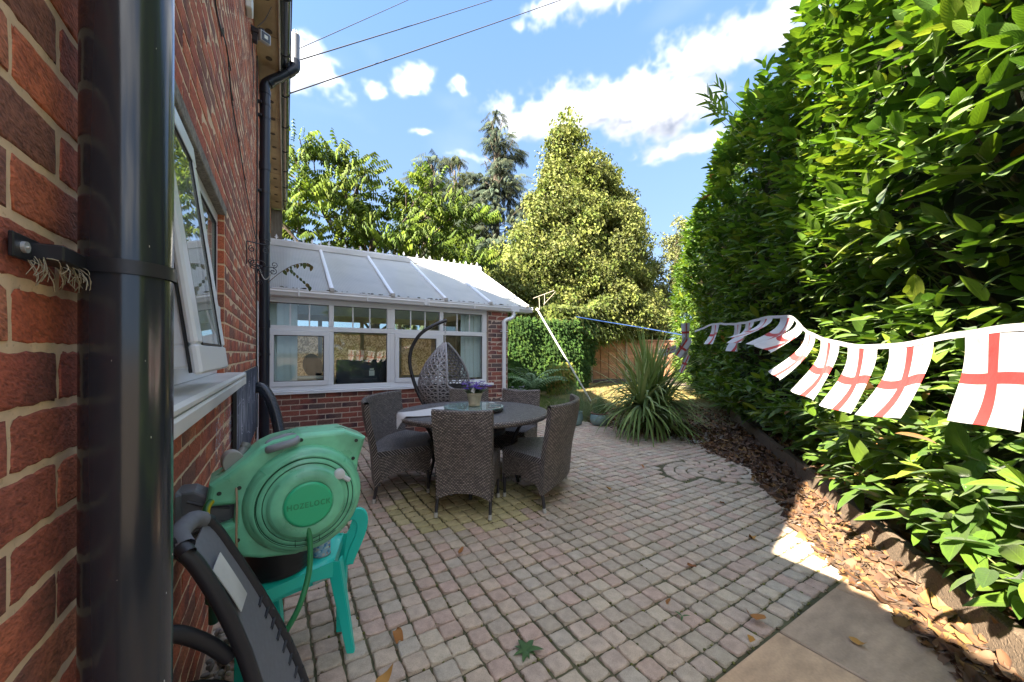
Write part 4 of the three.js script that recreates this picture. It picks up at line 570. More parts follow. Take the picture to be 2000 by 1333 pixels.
{
  const t = thing('round_table', 'round dark rattan table with a glass turntable in the middle', 'table', [TC.x, 0, TC.z]), R = 0.70, h = 0.685;
  const ringUV = (g, r) => { const p = g.attributes.position, uv = g.attributes.uv; for (let i = 0; i < p.count; i++) uv.setXY(i, p.getX(i), p.getZ(i)); return g; };
  const top = new THREE.RingGeometry(0.001, R - 0.02, 64, 14).rotateX(-PI / 2).translate(0, h, 0); ringUV(top);
  const matTop = M.weaveSeat.clone(); matTop.color = col(0.27, 0.245, 0.25); matTop.bumpScale = 0.0018; matTop.roughness = 0.45;
  part('tabletop', top, matTop, t); part('rim', [lathe([[R - 0.02, h], [R - 0.008, h - 0.003], [R + 0.004, h - 0.016], [R + 0.002, h - 0.034], [R - 0.014, h - 0.046], [R - 0.04, h - 0.048], [0.02, h - 0.05]], 80)].map((g) => { const uv = g.attributes.uv; for (let i = 0; i < uv.count; i++) uv.setXY(i, uv.getX(i) * 6.28 * R, uv.getY(i) * 0.1); return g; }), M.weave, t);
  part('pedestal', lathe([[0.24, 0.0], [0.24, 0.05], [0.2, 0.14], [0.17, 0.32], [0.2, 0.52], [0.3, 0.63]], 40).translate(0, 0.02, 0), M.weave, t);
  for (let k = 0; k < 4; k++) { const a = 0.5 + k * PI / 2; part('leg', tube([[cos(a) * 0.5, 0.64, sin(a) * 0.5], [cos(a) * 0.36, 0.36, sin(a) * 0.36], [cos(a) * 0.42, 0.01, sin(a) * 0.42]], 0.016, 16, 8), M.chairLeg, t); }
  part('shelf', new THREE.CylinderGeometry(0.3, 0.3, 0.03, 40).translate(0, 0.5, 0), std([0.02, 0.024, 0.026], 0.5), t);
  const s = thing('turntable', 'round glass turntable with a rattan rim at the table centre', 'lazy susan', [1.50, h + 0.004, -3.15]);
  part('rim', lathe([[0.1, 0.0], [0.262, 0.002], [0.272, 0.012], [0.268, 0.026], [0.25, 0.03], [0.01, 0.03]], 64).translate(0, 0.002, 0), M.weave, s);
  part('glass_top', lathe([[0.001, 0.036], [0.272, 0.036], [0.276, 0.04], [0.272, 0.044], [0.001, 0.044]], 64), phys([0.62, 0.80, 0.76], 0.02, { transmission: 0.75, thickness: 0, specularIntensity: 1 }), s);
  // the cloth under the turntable, one corner hanging over the edge
  const cm = phys([0.70, 0.68, 0.65], 0.85, { map: rep(T.cloth, 8), side: THREE.DoubleSide }), q = [[0.74, -3.10], [1.84, -3.30], [0.83, -3.31], [1.92, -3.74]], Rn = rng(4);
  const cl = sheet((u, v) => { const a = [lerp(q[0][0], q[1][0], u), lerp(q[0][1], q[1][1], u)], b = [lerp(q[2][0], q[3][0], u), lerp(q[2][1], q[3][1], u)]; let x = lerp(a[0], b[0], v), z = lerp(a[1], b[1], v); z += 0.17 * sin(PI * u) * (1 - v) * 0.8; const r = hypot(x - TC.x, z - TC.z); let y = h + 0.004 + 0.006 * (0.5 + 0.5 * sin(u * 9 + v * 4)) * smooth(0.27, 0.33, hypot(x - 1.5, z + 3.15)); if (r > R - 0.02) { const o = r - (R - 0.02); y -= o * 0.75 + o * o * 2; const k = (R - 0.02 + o * 0.55) / r; x = TC.x + (x - TC.x) * k; z = TC.z + (z - TC.z) * k; } y += 0.022 * smooth(0.22, 0.0, u) * (0.4 + 0.6 * sin(v * PI)) * (r < R ? 1 : 0.6); y += 0.018 * smooth(0.8, 1, u) * sin(v * PI * 1.5); return V(x, y, z); }, 48, 20, 0.003);
  solo('table_cloth', cl, cm, 'cream cloth lying across the round rattan table under the turntable', 'tablecloth');
  // flowerpot
  const f = thing('flower_pot', 'cream clay pot of purple flowers on the glass turntable', 'flower pot', [1.495, h + 0.05, -3.13]);
  part('pot', lathe([[0.001, 0.0], [0.05, 0.0], [0.054, 0.008], [0.0545, 0.02], [0.052, 0.026], [0.066, 0.098], [0.0715, 0.1], [0.0725, 0.122], [0.068, 0.125], [0.064, 0.105], [0.001, 0.102]], 40), std([0.55, 0.47, 0.33], 0.75, { map: rep(T.stain, 3) }), f);
  const R5 = rng(9), st = [], fl = [], lf = [], lg = leafGeo(0.03, 0.011, 3, 0.4, 0.2), pg = leafGeo(0.012, 0.009, 2, 0.3, 0.1);
  for (let k = 0; k < 150; k++) { const a = R5() * 6.28, e = pow(R5(), 0.6), d = V(cos(a) * e, 0.65 + R5() * 0.8 - e * 0.25, sin(a) * e).normalize(), L = 0.06 + R5() * 0.075, p0 = V(cos(a) * e * 0.05, 0.11, sin(a) * e * 0.05), p1 = p0.clone().addScaledVector(d, L); st.push(rod(p0, p1, 0.0009, 0.0007, 4)); for (let j = 0; j < 3; j++) lf.push(lg.clone().applyMatrix4(aim(p0.clone().lerp(p1, 0.2 + j * 0.25), V(cos(a + j * 2) * 0.8, 0.4, sin(a + j * 2) * 0.8), V(0, 1, 0), 0.6 + R5() * 0.6))); if (d.y > 0.5 && R5() < 0.8) for (let j = 0; j < 6; j++) fl.push(pg.clone().applyMatrix4(aim(p1, V(cos(j * 1.05 + a), 0.2 + R5() * 0.4, sin(j * 1.05 + a)), d, 1.1 + R5() * 0.9))); }
  stuff(part('stems', st, std([0.09, 0.13, 0.04], 0.9), f)); stuff(part('foliage', lf, phys([0.10, 0.19, 0.045], 0.8, { side: THREE.DoubleSide, transmission: 0.25 }), f)); stuff(part('flowers', fl, phys([0.14, 0.055, 0.42], 0.8, { side: THREE.DoubleSide, transmission: 0.3 }), f));
  const lab = part('plant_label', bx(-0.017, 0.017, -0.028, 0.028, -0.0006, 0.0006, 0.0003), std([0.75, 0.75, 0.72], 0.6), f); lab.position.set(-0.035, 0.155, 0.06); lab.rotation.set(-0.1, -0.5, -0.5);
}
// ================================================================ HANGING EGG CHAIR
{
  const g = thing('hanging_egg_chair', 'grey woven hanging egg chair on a curved black stand before the conservatory', 'egg chair', [1.80, 0, -4.70]);
  const pts = [[-0.22, 0.42, 0.06], [-0.26, 0.509, 0.08], [-0.311, 0.635, 0.01], [-0.384, 0.861, -0.055], [-0.424, 1.122, -0.1], [-0.39, 1.3, -0.105], [-0.288, 1.473, -0.067], [-0.134, 1.582, -0.02], [0.03, 1.655, 0.016]];
  part('stand_pole', [tube([[-0.16, 0.03, 0.05], [-0.19, 0.3, 0.055], ...pts], 0.0225, 80, 12), rod([0.0, 1.64, 0.01], [0.0, 1.672, 0.01], 0.014)], M.blackMetal, g);
  part('stand_base', [0, 1, 2, 3].map((k) => rod([0, 0.03, 0], [0.46 * cos(k * PI / 2 + 0.6), 0.03, 0.46 * sin(k * PI / 2 + 0.6)], 0.022)), M.blackMetal, g);
  part('pole_clamp', [bx(-0.3, -0.22, 0.6, 0.66, -0.03, 0.05, 0.01), rod([-0.3, 0.63, 0], [-0.16, 0.66, 0.02], 0.01)], M.blackMetal, g);
  const ch = []; for (let k = 0; k < 11; k++) { const t = new THREE.TorusGeometry(0.012, 0.0035, 5, 10).scale(0.8, 1.4, 1); if (k % 2) t.rotateY(PI / 2); ch.push(t.translate(0.012, 1.625 - k * 0.023, 0.012)); } part('chain', ch, M.alu, g);
  // the shell: an open lattice of strands on a teardrop
  const shell = (a, v) => { const y = lerp(0.44, 1.37, v), q = v < 0.36 ? sqrt(max(0, 1 - pow((0.36 - v) / 0.36, 2))) : pow(cos((v - 0.36) / 0.64 * PI / 2), 0.86); const r = 0.345 * q + 0.006; return V(0.02 + r * cos(a), y, r * sin(a) * 0.98); };
  const front = 0.92, half = (v) => 0.95 * smooth(0.22, 0.42, v) * (v > 0.3 ? 1 : smooth(0.2, 0.3, v)), inOpen = (a, v) => { let d = abs(((a - front + PI * 3) % (2 * PI)) - PI); return v > 0.24 && d < half(v); };
  const strands = [], wm = std([0.40, 0.38, 0.39], 0.5, { map: rep(T.grain, 20, 20) }), flat = [];
  const run = (fn, n, r, list) => { let cur = []; for (let i = 0; i <= n; i++) { const [a, v] = fn(i / n); if (v < 0.015 || v > 0.985 || inOpen(a, v)) { if (cur.length > 2) list.push(tube(cur, r, cur.length * 2, 5)); cur = []; } else cur.push(shell(a, v)); } if (cur.length > 2) list.push(tube(cur, r, cur.length * 2, 5)); };
  for (let k = 0; k < 22; k++) for (const s of [-1, 1]) run((t) => [k / 22 * 2 * PI + s * t * 3.1, t], 60, 0.0082, strands);
  for (let k = 1; k < 22; k++) run((t) => [t * 2 * PI, k / 22], 72, 0.0068, strands);
  part('woven_shell', strands, wm, g);
  const lower = sheet((u, v) => shell(front + PI * 0.25 + u * PI * 1.5, 0.04 + v * 0.34).sub(V(0.02, 0, 0)).multiply(V(0.985, 1, 0.985)).add(V(0.02, 0, 0)), 30, 10, 0.004); part('lower_weave', lower, std([0.22, 0.21, 0.225], 0.6, { map: rep(T.weave.color, 5, 5), bumpMap: rep(T.weave.bump, 5, 5), bumpScale: 0.004 }), g);
  const rim = []; for (const s of [-1, 1]) { const l = []; for (let i = 0; i <= 24; i++) { const v = 0.27 + i / 24 * 0.715; l.push(shell(front + s * half(v), v)); } rim.push(tube(l, 0.016, 50, 8)); } { const l = []; for (let i = 0; i <= 16; i++) { const a = front + (i / 16 * 2 - 1) * half(0.27); l.push(shell(a, 0.27)); } rim.push(tube(l, 0.016, 30, 8)); } part('rim', rim, wm, g);
  part('seam', [2.2, 3.6, 4.4].map((a) => tube(Array.from({ length: 16 }, (_, i) => shell(a, 0.03 + i / 15 * 0.95)), 0.011, 40, 6)), wm, g);
}
// ================================================================ HOSE REEL ON THE WALL
const font = await new FontLoader().loadAsync('fonts/droid/droid_sans_bold.typeface.json');
{
  const g = thing('hose_reel', 'green wall-mounted hose reel with a round drum cover and grey bracket', 'hose reel', [0.060, 0.742, -1.42], 0.08);
  const u = 0.0017, G1 = phys([0.18, 0.58, 0.34], 0.42, { map: rep(T.stain, 2.2), roughnessMap: rep(T.stain, 3), clearcoat: 0.12 }), G2 = phys([0.03, 0.44, 0.20], 0.36), grey = phys([0.15, 0.15, 0.155], 0.5, { map: rep(T.stain, 3) });
  const S = new THREE.Shape(), P = [[-177, 24], [-172, 50], [-146, 64], [-85, 98], [-63, 106], [-7, 114], [72, 113], [107, 97], [94, 57], [86, -20], [62, -66], [25, -92], [-20, -98], [-85, -89], [-166, -70], [-174, -58], [-172, -37], [-130, -30], [-126, 20]].map(([x, y]) => [x * (x < 0 ? 0.80 : 0.95), y * (x < -100 ? 0.93 : 1)]);
  P.forEach(([x, y], i) => i ? S.lineTo(x * u, y * u) : S.moveTo(x * u, y * u)); S.closePath();
  const body = new THREE.ExtrudeGeometry(S, { depth: 0.115, bevelEnabled: true, bevelThickness: 0.022, bevelSize: 0.016, bevelSegments: 4, curveSegments: 8 }).translate(0, 0, -0.12);
  part('casing', boxUV(body, 2), G1, g);
  const R = 0.167;
  const drum = lathe([[R + 0.004, -0.03], [R + 0.004, 0.02], [R - 0.004, 0.042], [R - 0.022, 0.054], [R - 0.026, 0.0545], [R - 0.028, 0.052], [R - 0.031, 0.052], [R - 0.033, 0.0555], [0.125, 0.06], [0.123, 0.058], [0.120, 0.058], [0.118, 0.0605], [0.112, 0.062], [0.108, 0.07], [0.1, 0.082], [0.072, 0.083], [0.0715, 0.078], [0.069, 0.078], [0.0685, 0.083], [0.03, 0.0835], [0.0005, 0.0835]], 72).rotateX(PI / 2);
  part('drum_cover', boxUV(drum, 2), G1, g);
  part('seam_groove', [[R - 0.030, 0.0535], [0.1215, 0.0595]].map(([r, z]) => new THREE.TorusGeometry(r, 0.0012, 4, 90).translate(0, 0, z)), std([0.01, 0.07, 0.03], 0.8), g);
  const hub = part('hub_cap', lathe([[0.069, 0.079], [0.068, 0.0865], [0.06, 0.088], [0.0005, 0.088]], 60).rotateX(PI / 2), G2, g);
  const tg = new TextGeometry('HOZELOCK', { font, size: 0.0172, depth: 0.0016, curveSegments: 3, bevelEnabled: false }); tg.computeBoundingBox(); tg.translate(-(tg.boundingBox.max.x) / 2, -0.008, 0.0872); part('lettering', [tg], phys([0.02, 0.27, 0.105], 0.34), hub);
  part('panel_line', [new THREE.TorusGeometry(0.14, 0.0011, 4, 60, PI * 1.15).rotateZ(PI * 0.55).translate(0, 0, 0.0578), bx(-0.035, -0.033, -0.136, -0.105, 0.057, 0.0605, 0.0003), bx(0.033, 0.035, -0.136, -0.105, 0.057, 0.0605, 0.0003)], std([0.012, 0.09, 0.04], 0.8), g);
  const hd = part('carry_handle', [tube([[-0.095, 0, 0.02], [-0.09, 0.012, 0.045], [-0.03, 0.02, 0.06], [0.03, 0.018, 0.052], [0.045, 0.012, 0.02], [0.03, 0.012, -0.005], [-0.03, 0.016, -0.005], [-0.085, 0.01, 0.0]], 0.013, 80, 10, true)], phys([0.21, 0.22, 0.235], 0.45), g); hd.position.set(-0.05, 0.184, -0.02); hd.rotation.set(0.25, 0.1, 0.16); hd.scale.set(0.62, 0.9, 0.9);
  const lv = part('valve', [lathe([[0.0005, 0.018], [0.014, 0.018], [0.017, 0.012], [0.0175, 0]], 24).rotateX(PI / 2), bx(-0.004, 0.042, -0.0075, 0.0075, 0.004, 0.016, 0.004)], std([0.55, 0.57, 0.55], 0.5), g); lv.position.set(0.092, 0.073, 0.06); lv.rotation.z = -0.7;
  for (const [x, y] of [[-132, 36], [-104, 40], [-132, -50], [-106, -52], [-8, 112], [92, 98], [86, 62]]) part('screw_hole', new THREE.CylinderGeometry(0.006, 0.006, 0.004, 16).rotateX(PI / 2).translate(x * u, y * u, 0.0165), std([0.02, 0.035, 0.025], 0.7), g);
  // grey wall bracket
  const bs = new THREE.Shape(), bp = [[-0.312, 0.062], [-0.285, 0.06], [-0.25, 0.035], [-0.13, 0.025], [-0.13, -0.055], [-0.21, -0.062], [-0.245, -0.058], [-0.275, -0.08], [-0.312, -0.09]]; bp.forEach(([x, y], i) => i ? bs.lineTo(x, y) : bs.moveTo(x, y)); bs.closePath();
  part('wall_bracket', [boxUV(new THREE.ExtrudeGeometry(bs, { depth: 0.06, bevelEnabled: true, bevelThickness: 0.012, bevelSize: 0.01, bevelSegments: 3 }).translate(0, 0, -0.1), 2), bx(-0.333, -0.312, -0.105, 0.075, -0.135, 0.0, 0.01)], grey, g);
  part('bracket_groove', [tube([[-0.30, 0.04, -0.027], [-0.26, 0.02, -0.026], [-0.2, 0.0, -0.026]], 0.004, 20, 6), tube([[-0.29, -0.06, -0.026], [-0.24, -0.04, -0.026], [-0.17, -0.04, -0.026]], 0.004, 20, 6)], std([0.07, 0.07, 0.075], 0.6), g);
  // hose outlet running down from the hub, inlet hose at the left
  const hm = phys([0.025, 0.20, 0.07], 0.4);
  part('outlet_hose', tube([[0.0, -0.075, 0.075], [0.004, -0.13, 0.085], [-0.002, -0.21, 0.1], [-0.03, -0.29, 0.12], [-0.065, -0.36, 0.11], [-0.085, -0.44, 0.06]], 0.0085, 60, 12), hm, g);
  const hs = (() => { const a = tex(32, 8, (x, v) => (abs(v - 0.2) < 0.13 || abs(v - 0.7) < 0.13) ? [0.75, 0.66, 0.12] : [0.1, 0.33, 0.17], true); return phys([1, 1, 1], 0.4, { map: a }); })();
  const ih = tube([[-0.236, 0.045, 0.0], [-0.252, 0.03, 0.03], [-0.246, -0.06, 0.045], [-0.235, -0.16, 0.04]], 0.0095, 50, 12); { const uv = ih.attributes.uv; for (let i = 0; i < uv.count; i++) uv.setY(i, (i % 13) / 12); }
  part('inlet_hose', ih, hs, g); part('hose_connector', [lathe([[0.017, 0], [0.019, 0.01], [0.019, 0.028], [0.016, 0.032], [0.016, 0.052], [0.02, 0.056], [0.02, 0.085], [0.012, 0.095]], 18).rotateX(PI).translate(-0.235, -0.15, 0.04), rod([-0.235, -0.24, 0.04], [-0.235, -0.30, 0.035], 0.013)], phys([0.03, 0.13, 0.075], 0.45), g);
  // spray gun resting on the casing and the loose string
  const bg = std([0.30, 0.275, 0.235], 0.6);
  const sg = thing('spray_gun', 'beige plastic hose spray gun standing on top of the green reel', 'spray gun', [-0.135, 0.872, -1.46], 0.75);
  const ring = new THREE.Shape(); ring.absellipse(0, 0, 0.026, 0.034, 0, 6.283, false, 0.25); const hl = new THREE.Path(); hl.absellipse(0.002, 0, 0.0185, 0.026, 0, 6.283, true, 0.25); ring.holes.push(hl);
  part('grip', [new THREE.ExtrudeGeometry(ring, { depth: 0.04, bevelEnabled: true, bevelThickness: 0.003, bevelSize: 0.003, bevelSegments: 2, curveSegments: 24 }).translate(0, 0, -0.03).rotateY(-0.5), rod([0, -0.03, 0], [0.012, -0.085, 0], 0.018, 0.013)], bg, sg); part('nozzle', [rod([0.02, 0.0, -0.01], [0.05, 0.038, -0.015], 0.015, 0.012), rod([0.048, 0.036, -0.015], [0.055, 0.046, -0.016], 0.015, 0.015)], std([0.2, 0.19, 0.17], 0.5), sg);
  const sm = std([0.30, 0.22, 0.13], 0.9);
  solo('string', [tube([[-0.128, 0.84, -1.43], [-0.118, 0.78, -1.36], [-0.118, 0.68, -1.345], [-0.112, 0.56, -1.35], [-0.09, 0.46, -1.36], [-0.075, 0.385, -1.38]], 0.0032, 60, 5), tube([[-0.108, 0.60, -1.35], [-0.095, 0.52, -1.36], [-0.05, 0.42, -1.38], [-0.015, 0.32, -1.40], [-0.01, 0.26, -1.40]], 0.0028, 50, 5)], sm, 'loose brown string hanging down over the green hose reel', 'string');
}
// ================================================================ GREEN PLASTIC STOOL, TUB AND CAN
{
  const g = thing('child_chair', 'turquoise green plastic child chair under the hose reel', 'chair', [0, 0, 0]);
  const pm = phys([0.016, 0.56, 0.44], 0.36, { clearcoat: 0.15 });
  const H = 0.375, c = { FR: [0.172, -1.69], FL: [-0.115, -1.585], BR: [0.235, -1.93], BL: [-0.06, -1.86] };
  const q = (u, v, y, e = 0) => { const a = [lerp(c.FL[0], c.FR[0], u), lerp(c.FL[1], c.FR[1], u)], b = [lerp(c.BL[0], c.BR[0], u), lerp(c.BL[1], c.BR[1], u)]; return V(lerp(a[0], b[0], v), y, lerp(a[1], b[1], v)); };
  part('seat', [sheet((u, v) => q(u, v, H - 0.006 * sin(PI * u) * sin(PI * v) - 0.012 * pow(abs(2 * u - 1), 8) - 0.012 * pow(abs(2 * v - 1), 8)), 16, 14, 0.008)], pm, g);
  for (const q2 of [sheet((u, v) => q(u, -0.015, lerp(H - 0.008, H - 0.05 - 0.02 * pow(abs(2 * u - 1), 2), v)), 14, 2, 0.005), sheet((u, v) => q(1.015, u, lerp(H - 0.008, H - 0.05, v)), 8, 2, 0.005), sheet((u, v) => q(u, 1.015, lerp(H - 0.008, H - 0.05, v)), 8, 2, 0.005), sheet((u, v) => q(-0.015, u, lerp(H - 0.008, H - 0.05, v)), 8, 2, 0.005), sheet((u, v) => q(u * 0.8 + 0.1, 0.55, lerp(H - 0.07, H - 0.14, v)), 6, 2, 0.005)]) part('seat_skirt', q2, pm, g);
  const leg = (a, b) => { const A = V(a[0], H - 0.01, a[1]), B = V(b[0], 0.0, b[1]), w = 0.036; const d1 = V(0.9, 0, 0.35).normalize(), d2 = V(-0.35, 0, 0.9).normalize(); return merge([sheet((u, v) => A.clone().lerp(B, v).addScaledVector(d1, (u - 0.5) * w * (1.3 - 0.65 * v)), 2, 8, 0.006), sheet((u, v) => A.clone().lerp(B, v).addScaledVector(d1, w * 0.5 * (1.3 - 0.65 * v)).addScaledVector(d2, -u * w * (1.2 - 0.7 * v)), 2, 8, 0.006), sheet((u, v) => A.clone().lerp(B, v).addScaledVector(d1, -w * 0.5 * (1.3 - 0.65 * v)).addScaledVector(d2, -u * w * (1.2 - 0.7 * v)), 2, 8, 0.006)]); };
  for (const [a, b] of [[c.FR, [0.232, -1.64]], [c.BR, [0.21, -1.79]], [c.FL, [-0.13, -1.53]], [c.BL, [-0.01, -1.80]]]) part('leg', leg(a, b), pm, g);
  // the pierced arm loop on the right
  const arm = new THREE.Shape(); arm.moveTo(-0.11, 0); arm.bezierCurveTo(-0.1, 0.08, -0.03, 0.14, 0.045, 0.145); arm.bezierCurveTo(0.085, 0.14, 0.095, 0.09, 0.075, 0.03); arm.bezierCurveTo(0.06, -0.02, 0.03, -0.075, 0.02, -0.11); arm.lineTo(-0.005, -0.11); arm.bezierCurveTo(-0.01, -0.06, 0.035, 0.0, 0.042, 0.05); arm.bezierCurveTo(0.045, 0.09, 0.03, 0.105, 0.01, 0.1); arm.bezierCurveTo(-0.04, 0.08, -0.075, 0.04, -0.09, 0.0); arm.closePath();
  const back = new THREE.Shape(); back.moveTo(0.0, -0.09); back.bezierCurveTo(0.0, -0.05, 0.035, 0.0, 0.044, 0.05); back.bezierCurveTo(0.046, 0.085, 0.035, 0.1, 0.02, 0.1); back.bezierCurveTo(0.0, 0.06, -0.015, -0.02, -0.02, -0.09); back.closePath();
  for (let r = 0; r < 7; r++) for (let k = 0; k < 3; k++) { const y = -0.075 + r * 0.024, x = -0.006 + k * 0.011 + (r % 2) * 0.005 + r * 0.004; if (x > 0.036) continue; const h = new THREE.Path(); h.absarc(x, y, 0.0032, 0, 6.283, true); back.holes.push(h); }
  const am = part('arm_loop', [new THREE.ExtrudeGeometry(arm, { depth: 0.016, bevelEnabled: true, bevelSize: 0.004, bevelThickness: 0.004, bevelSegments: 3, curveSegments: 14 })], pm, g); am.position.set(0.243, 0.395, -1.79); am.rotation.set(0, -0.2, 0); am.scale.setScalar(0.92);
  const bk = part('pierced_panel', [new THREE.ExtrudeGeometry(back, { depth: 0.006, bevelEnabled: false, curveSegments: 10 })], pm, g); bk.position.set(0.243, 0.395, -1.785); bk.rotation.set(0, -0.2, 0); bk.scale.setScalar(0.92);
  part('sticker', sheet((u, v) => q(0.66 + u * 0.2, 0.5, lerp(H - 0.13, H - 0.08, v)).add(V(0, 0, 0.006)), 1, 1, 0.001), std([0.42, 0.50, 0.48], 0.5), g);
  const t = thing('plant_tub', 'black plastic tub standing on the green child chair', 'tub', [-0.02, H + 0.002, -1.735]);
  part('tub', lathe([[0.001, 0.01], [0.108, 0.0], [0.113, 0.006], [0.115, 0.02], [0.112, 0.022], [0.117, 0.04], [0.114, 0.042], [0.119, 0.06], [0.116, 0.062], [0.121, 0.12], [0.127, 0.122], [0.128, 0.14], [0.118, 0.14], [0.116, 0.12], [0.001, 0.03]], 44), phys([0.014, 0.017, 0.02], 0.4), t);
  const ct = (() => { const cv = document.createElement('canvas'); cv.width = 256; cv.height = 128; const x = cv.getContext('2d'), R = rng(6); x.fillStyle = '#8fb0c4'; x.fillRect(0, 0, 256, 128); for (let k = 0; k < 160; k++) { x.fillStyle = ['#2f6fae', '#dfe7e6', '#e2b9a0', '#5f9fd0', '#c9d7c0', '#3f86a8', '#b5553c'][floor(R() * 7)]; x.globalAlpha = 0.75; x.beginPath(); x.ellipse(R() * 256, R() * 128, 3 + R() * 9, 2 + R() * 6, R() * 3, 0, 6.3); x.fill(); } const t = new THREE.CanvasTexture(cv); t.colorSpace = THREE.SRGBColorSpace; return t; })();
  const k = thing('tin_can', 'small tin with a blue floral print on the green child chair', 'tin', [0.135, H + 0.001, -1.755]);
  part('printed_side', [new THREE.CylinderGeometry(0.034, 0.034, 0.086, 36, 1, true).translate(0, 0.044, 0)], phys([1, 1, 1], 0.35, { map: ct }), k); part('rim', [new THREE.TorusGeometry(0.034, 0.0018, 6, 36).rotateX(PI / 2).translate(0, 0.002, 0), new THREE.TorusGeometry(0.034, 0.0018, 6, 36).rotateX(PI / 2).translate(0, 0.087, 0), new THREE.CircleGeometry(0.034, 30).rotateX(-PI / 2).translate(0, 0.084, 0)], std([0.3, 0.24, 0.2], 0.5, { metalness: 0.5 }), k);
}
// ================================================================ FOLDED PUSHCHAIR
{
  const g = thing('folded_pushchair', 'folded black pushchair with a grey fabric seat leaning on the wall', 'pushchair');
  const tm = phys([0.022, 0.022, 0.026], 0.45), fabric = std([0.17, 0.172, 0.185], 0.9, { map: rep(T.cloth, 14), bumpMap: rep(T.cloth, 14), bumpScale: 0.001 });
  const A = [[-0.195, 0.785, -1.075], [-0.178, 0.765, -1.077], [-0.13, 0.66, -1.08], [-0.085, 0.52, -1.09], [-0.045, 0.36, -1.10], [0.01, 0.18, -1.13], [0.05, 0.03, -1.17]], B = [[-0.185, 0.80, -1.22], [-0.165, 0.775, -1.24], [-0.12, 0.67, -1.27], [-0.06, 0.53, -1.29], [0.0, 0.38, -1.30], [0.055, 0.20, -1.31], [0.09, 0.03, -1.32]];
  part('frame_tube', [tube(A, 0.0165, 60, 14)], tm, g); part('frame_tube', [tube(B, 0.0145, 60, 14)], tm, g);
  part('handle_bar', [tube([[-0.178, 0.778, -1.062], [-0.2, 0.803, -1.09], [-0.2, 0.806, -1.15], [-0.19, 0.803, -1.21], [-0.165, 0.778, -1.24]], 0.0165, 40, 14)], tm, g);
  const ca = new THREE.CatmullRomCurve3(A.map((p) => V(...p))), cb = new THREE.CatmullRomCurve3(B.map((p) => V(...p)));
  part('fabric_panel', sheet((u, v) => { const t = 0.1 + v * 0.86; return ca.getPoint(t).lerp(cb.getPoint(t), u).add(V(0, -0.012 * sin(PI * u), 0.008 * sin(PI * u) * sin(v * 9) * 0.3)); }, 8, 24, 0.005), fabric, g);
  part('fabric_sleeve', [tube([[-0.186, 0.79, -1.075], [-0.2, 0.805, -1.1], [-0.2, 0.807, -1.15], [-0.19, 0.804, -1.2], [-0.178, 0.79, -1.225]], 0.0205, 30, 14)], fabric, g);
  part('white_patch', sheet((u, v) => { const t = lerp(0.27, 0.44, v), w = lerp(0.08, 0.52, u * lerp(1, 0.8, v)); return ca.getPoint(t).lerp(cb.getPoint(t), w + 0.12 * v).add(V(0.008, 0.010, 0)); }, 4, 4, 0.002), std([0.62, 0.60, 0.55], 0.8, { map: rep(T.stain, 2) }), g);
  const lac = []; for (let k = 0; k < 11; k++) { const t = 0.52 + k * 0.042, p = cb.getPoint(t), q = ca.getPoint(t).lerp(p, 0.8); lac.push(tube([q.clone().add(V(0, 0.004, 0)), p.clone().add(V(0.004, 0.012, 0.002)), p.clone().add(V(0.014, -0.004, 0.006))], 0.0045, 12, 6)); } part('lacing', lac, tm, g);
  part('cross_strut', [tube([[-0.245, 0.66, -0.98], [-0.2, 0.64, -1.02], [-0.15, 0.57, -1.07], [-0.11, 0.5, -1.1]], 0.016, 24, 10), tube([[-0.255, 0.6, -1.0], [-0.22, 0.52, -1.03], [-0.2, 0.42, -1.05]], 0.014, 20, 10), rod([-0.26, 0.607, -0.99], [-0.235, 0.607, -1.01], 0.026, 0.026, 18)], tm, g);
  part('lower_tube', [tube([[-0.21, 0.47, -1.08], [-0.14, 0.42, -1.1], [-0.08, 0.32, -1.11], [-0.03, 0.2, -1.14], [0.0, 0.06, -1.16]], 0.011, 40, 10)], tm, g);
  part('hood_fabric', sheet((u, v) => V(lerp(-0.22, -0.09, u) + 0.01 * sin(v * 5), lerp(0.48, 0.06, v) - 0.1 * u, lerp(-1.1, -1.16, u) - 0.02 * sin(u * PI)), 8, 10, 0.006), std([0.013, 0.013, 0.015], 0.85), g);
  const bolts = []; for (let k = 0; k < 5; k++) bolts.push(new THREE.TorusGeometry(0.006, 0.002, 5, 12).translate(-0.12 + k * 0.024, 0.375 - k * 0.055, -1.085)); part('eyelet', bolts, M.steel, g);
  const wh = new THREE.Group(); wh.name = 'wheel'; g.add(wh); wh.position.set(-0.185, 0.30, -0.90); wh.rotation.set(-0.15, 0.75, 0.1);
  part('tyre', new THREE.TorusGeometry(0.125, 0.022, 14, 60), std([0.03, 0.031, 0.034], 0.75, { map: rep(T.grain, 6, 1) }), wh); part('rim', [new THREE.TorusGeometry(0.1, 0.008, 8, 50), ...[0, 1, 2, 3, 4].map((k) => rod([0, 0, 0], [0.1 * cos(k * 1.2566), 0.1 * sin(k * 1.2566), 0], 0.009)), rod([0, 0, -0.03], [0, 0, 0.03], 0.02)], phys([0.05, 0.055, 0.065], 0.4), wh);
}
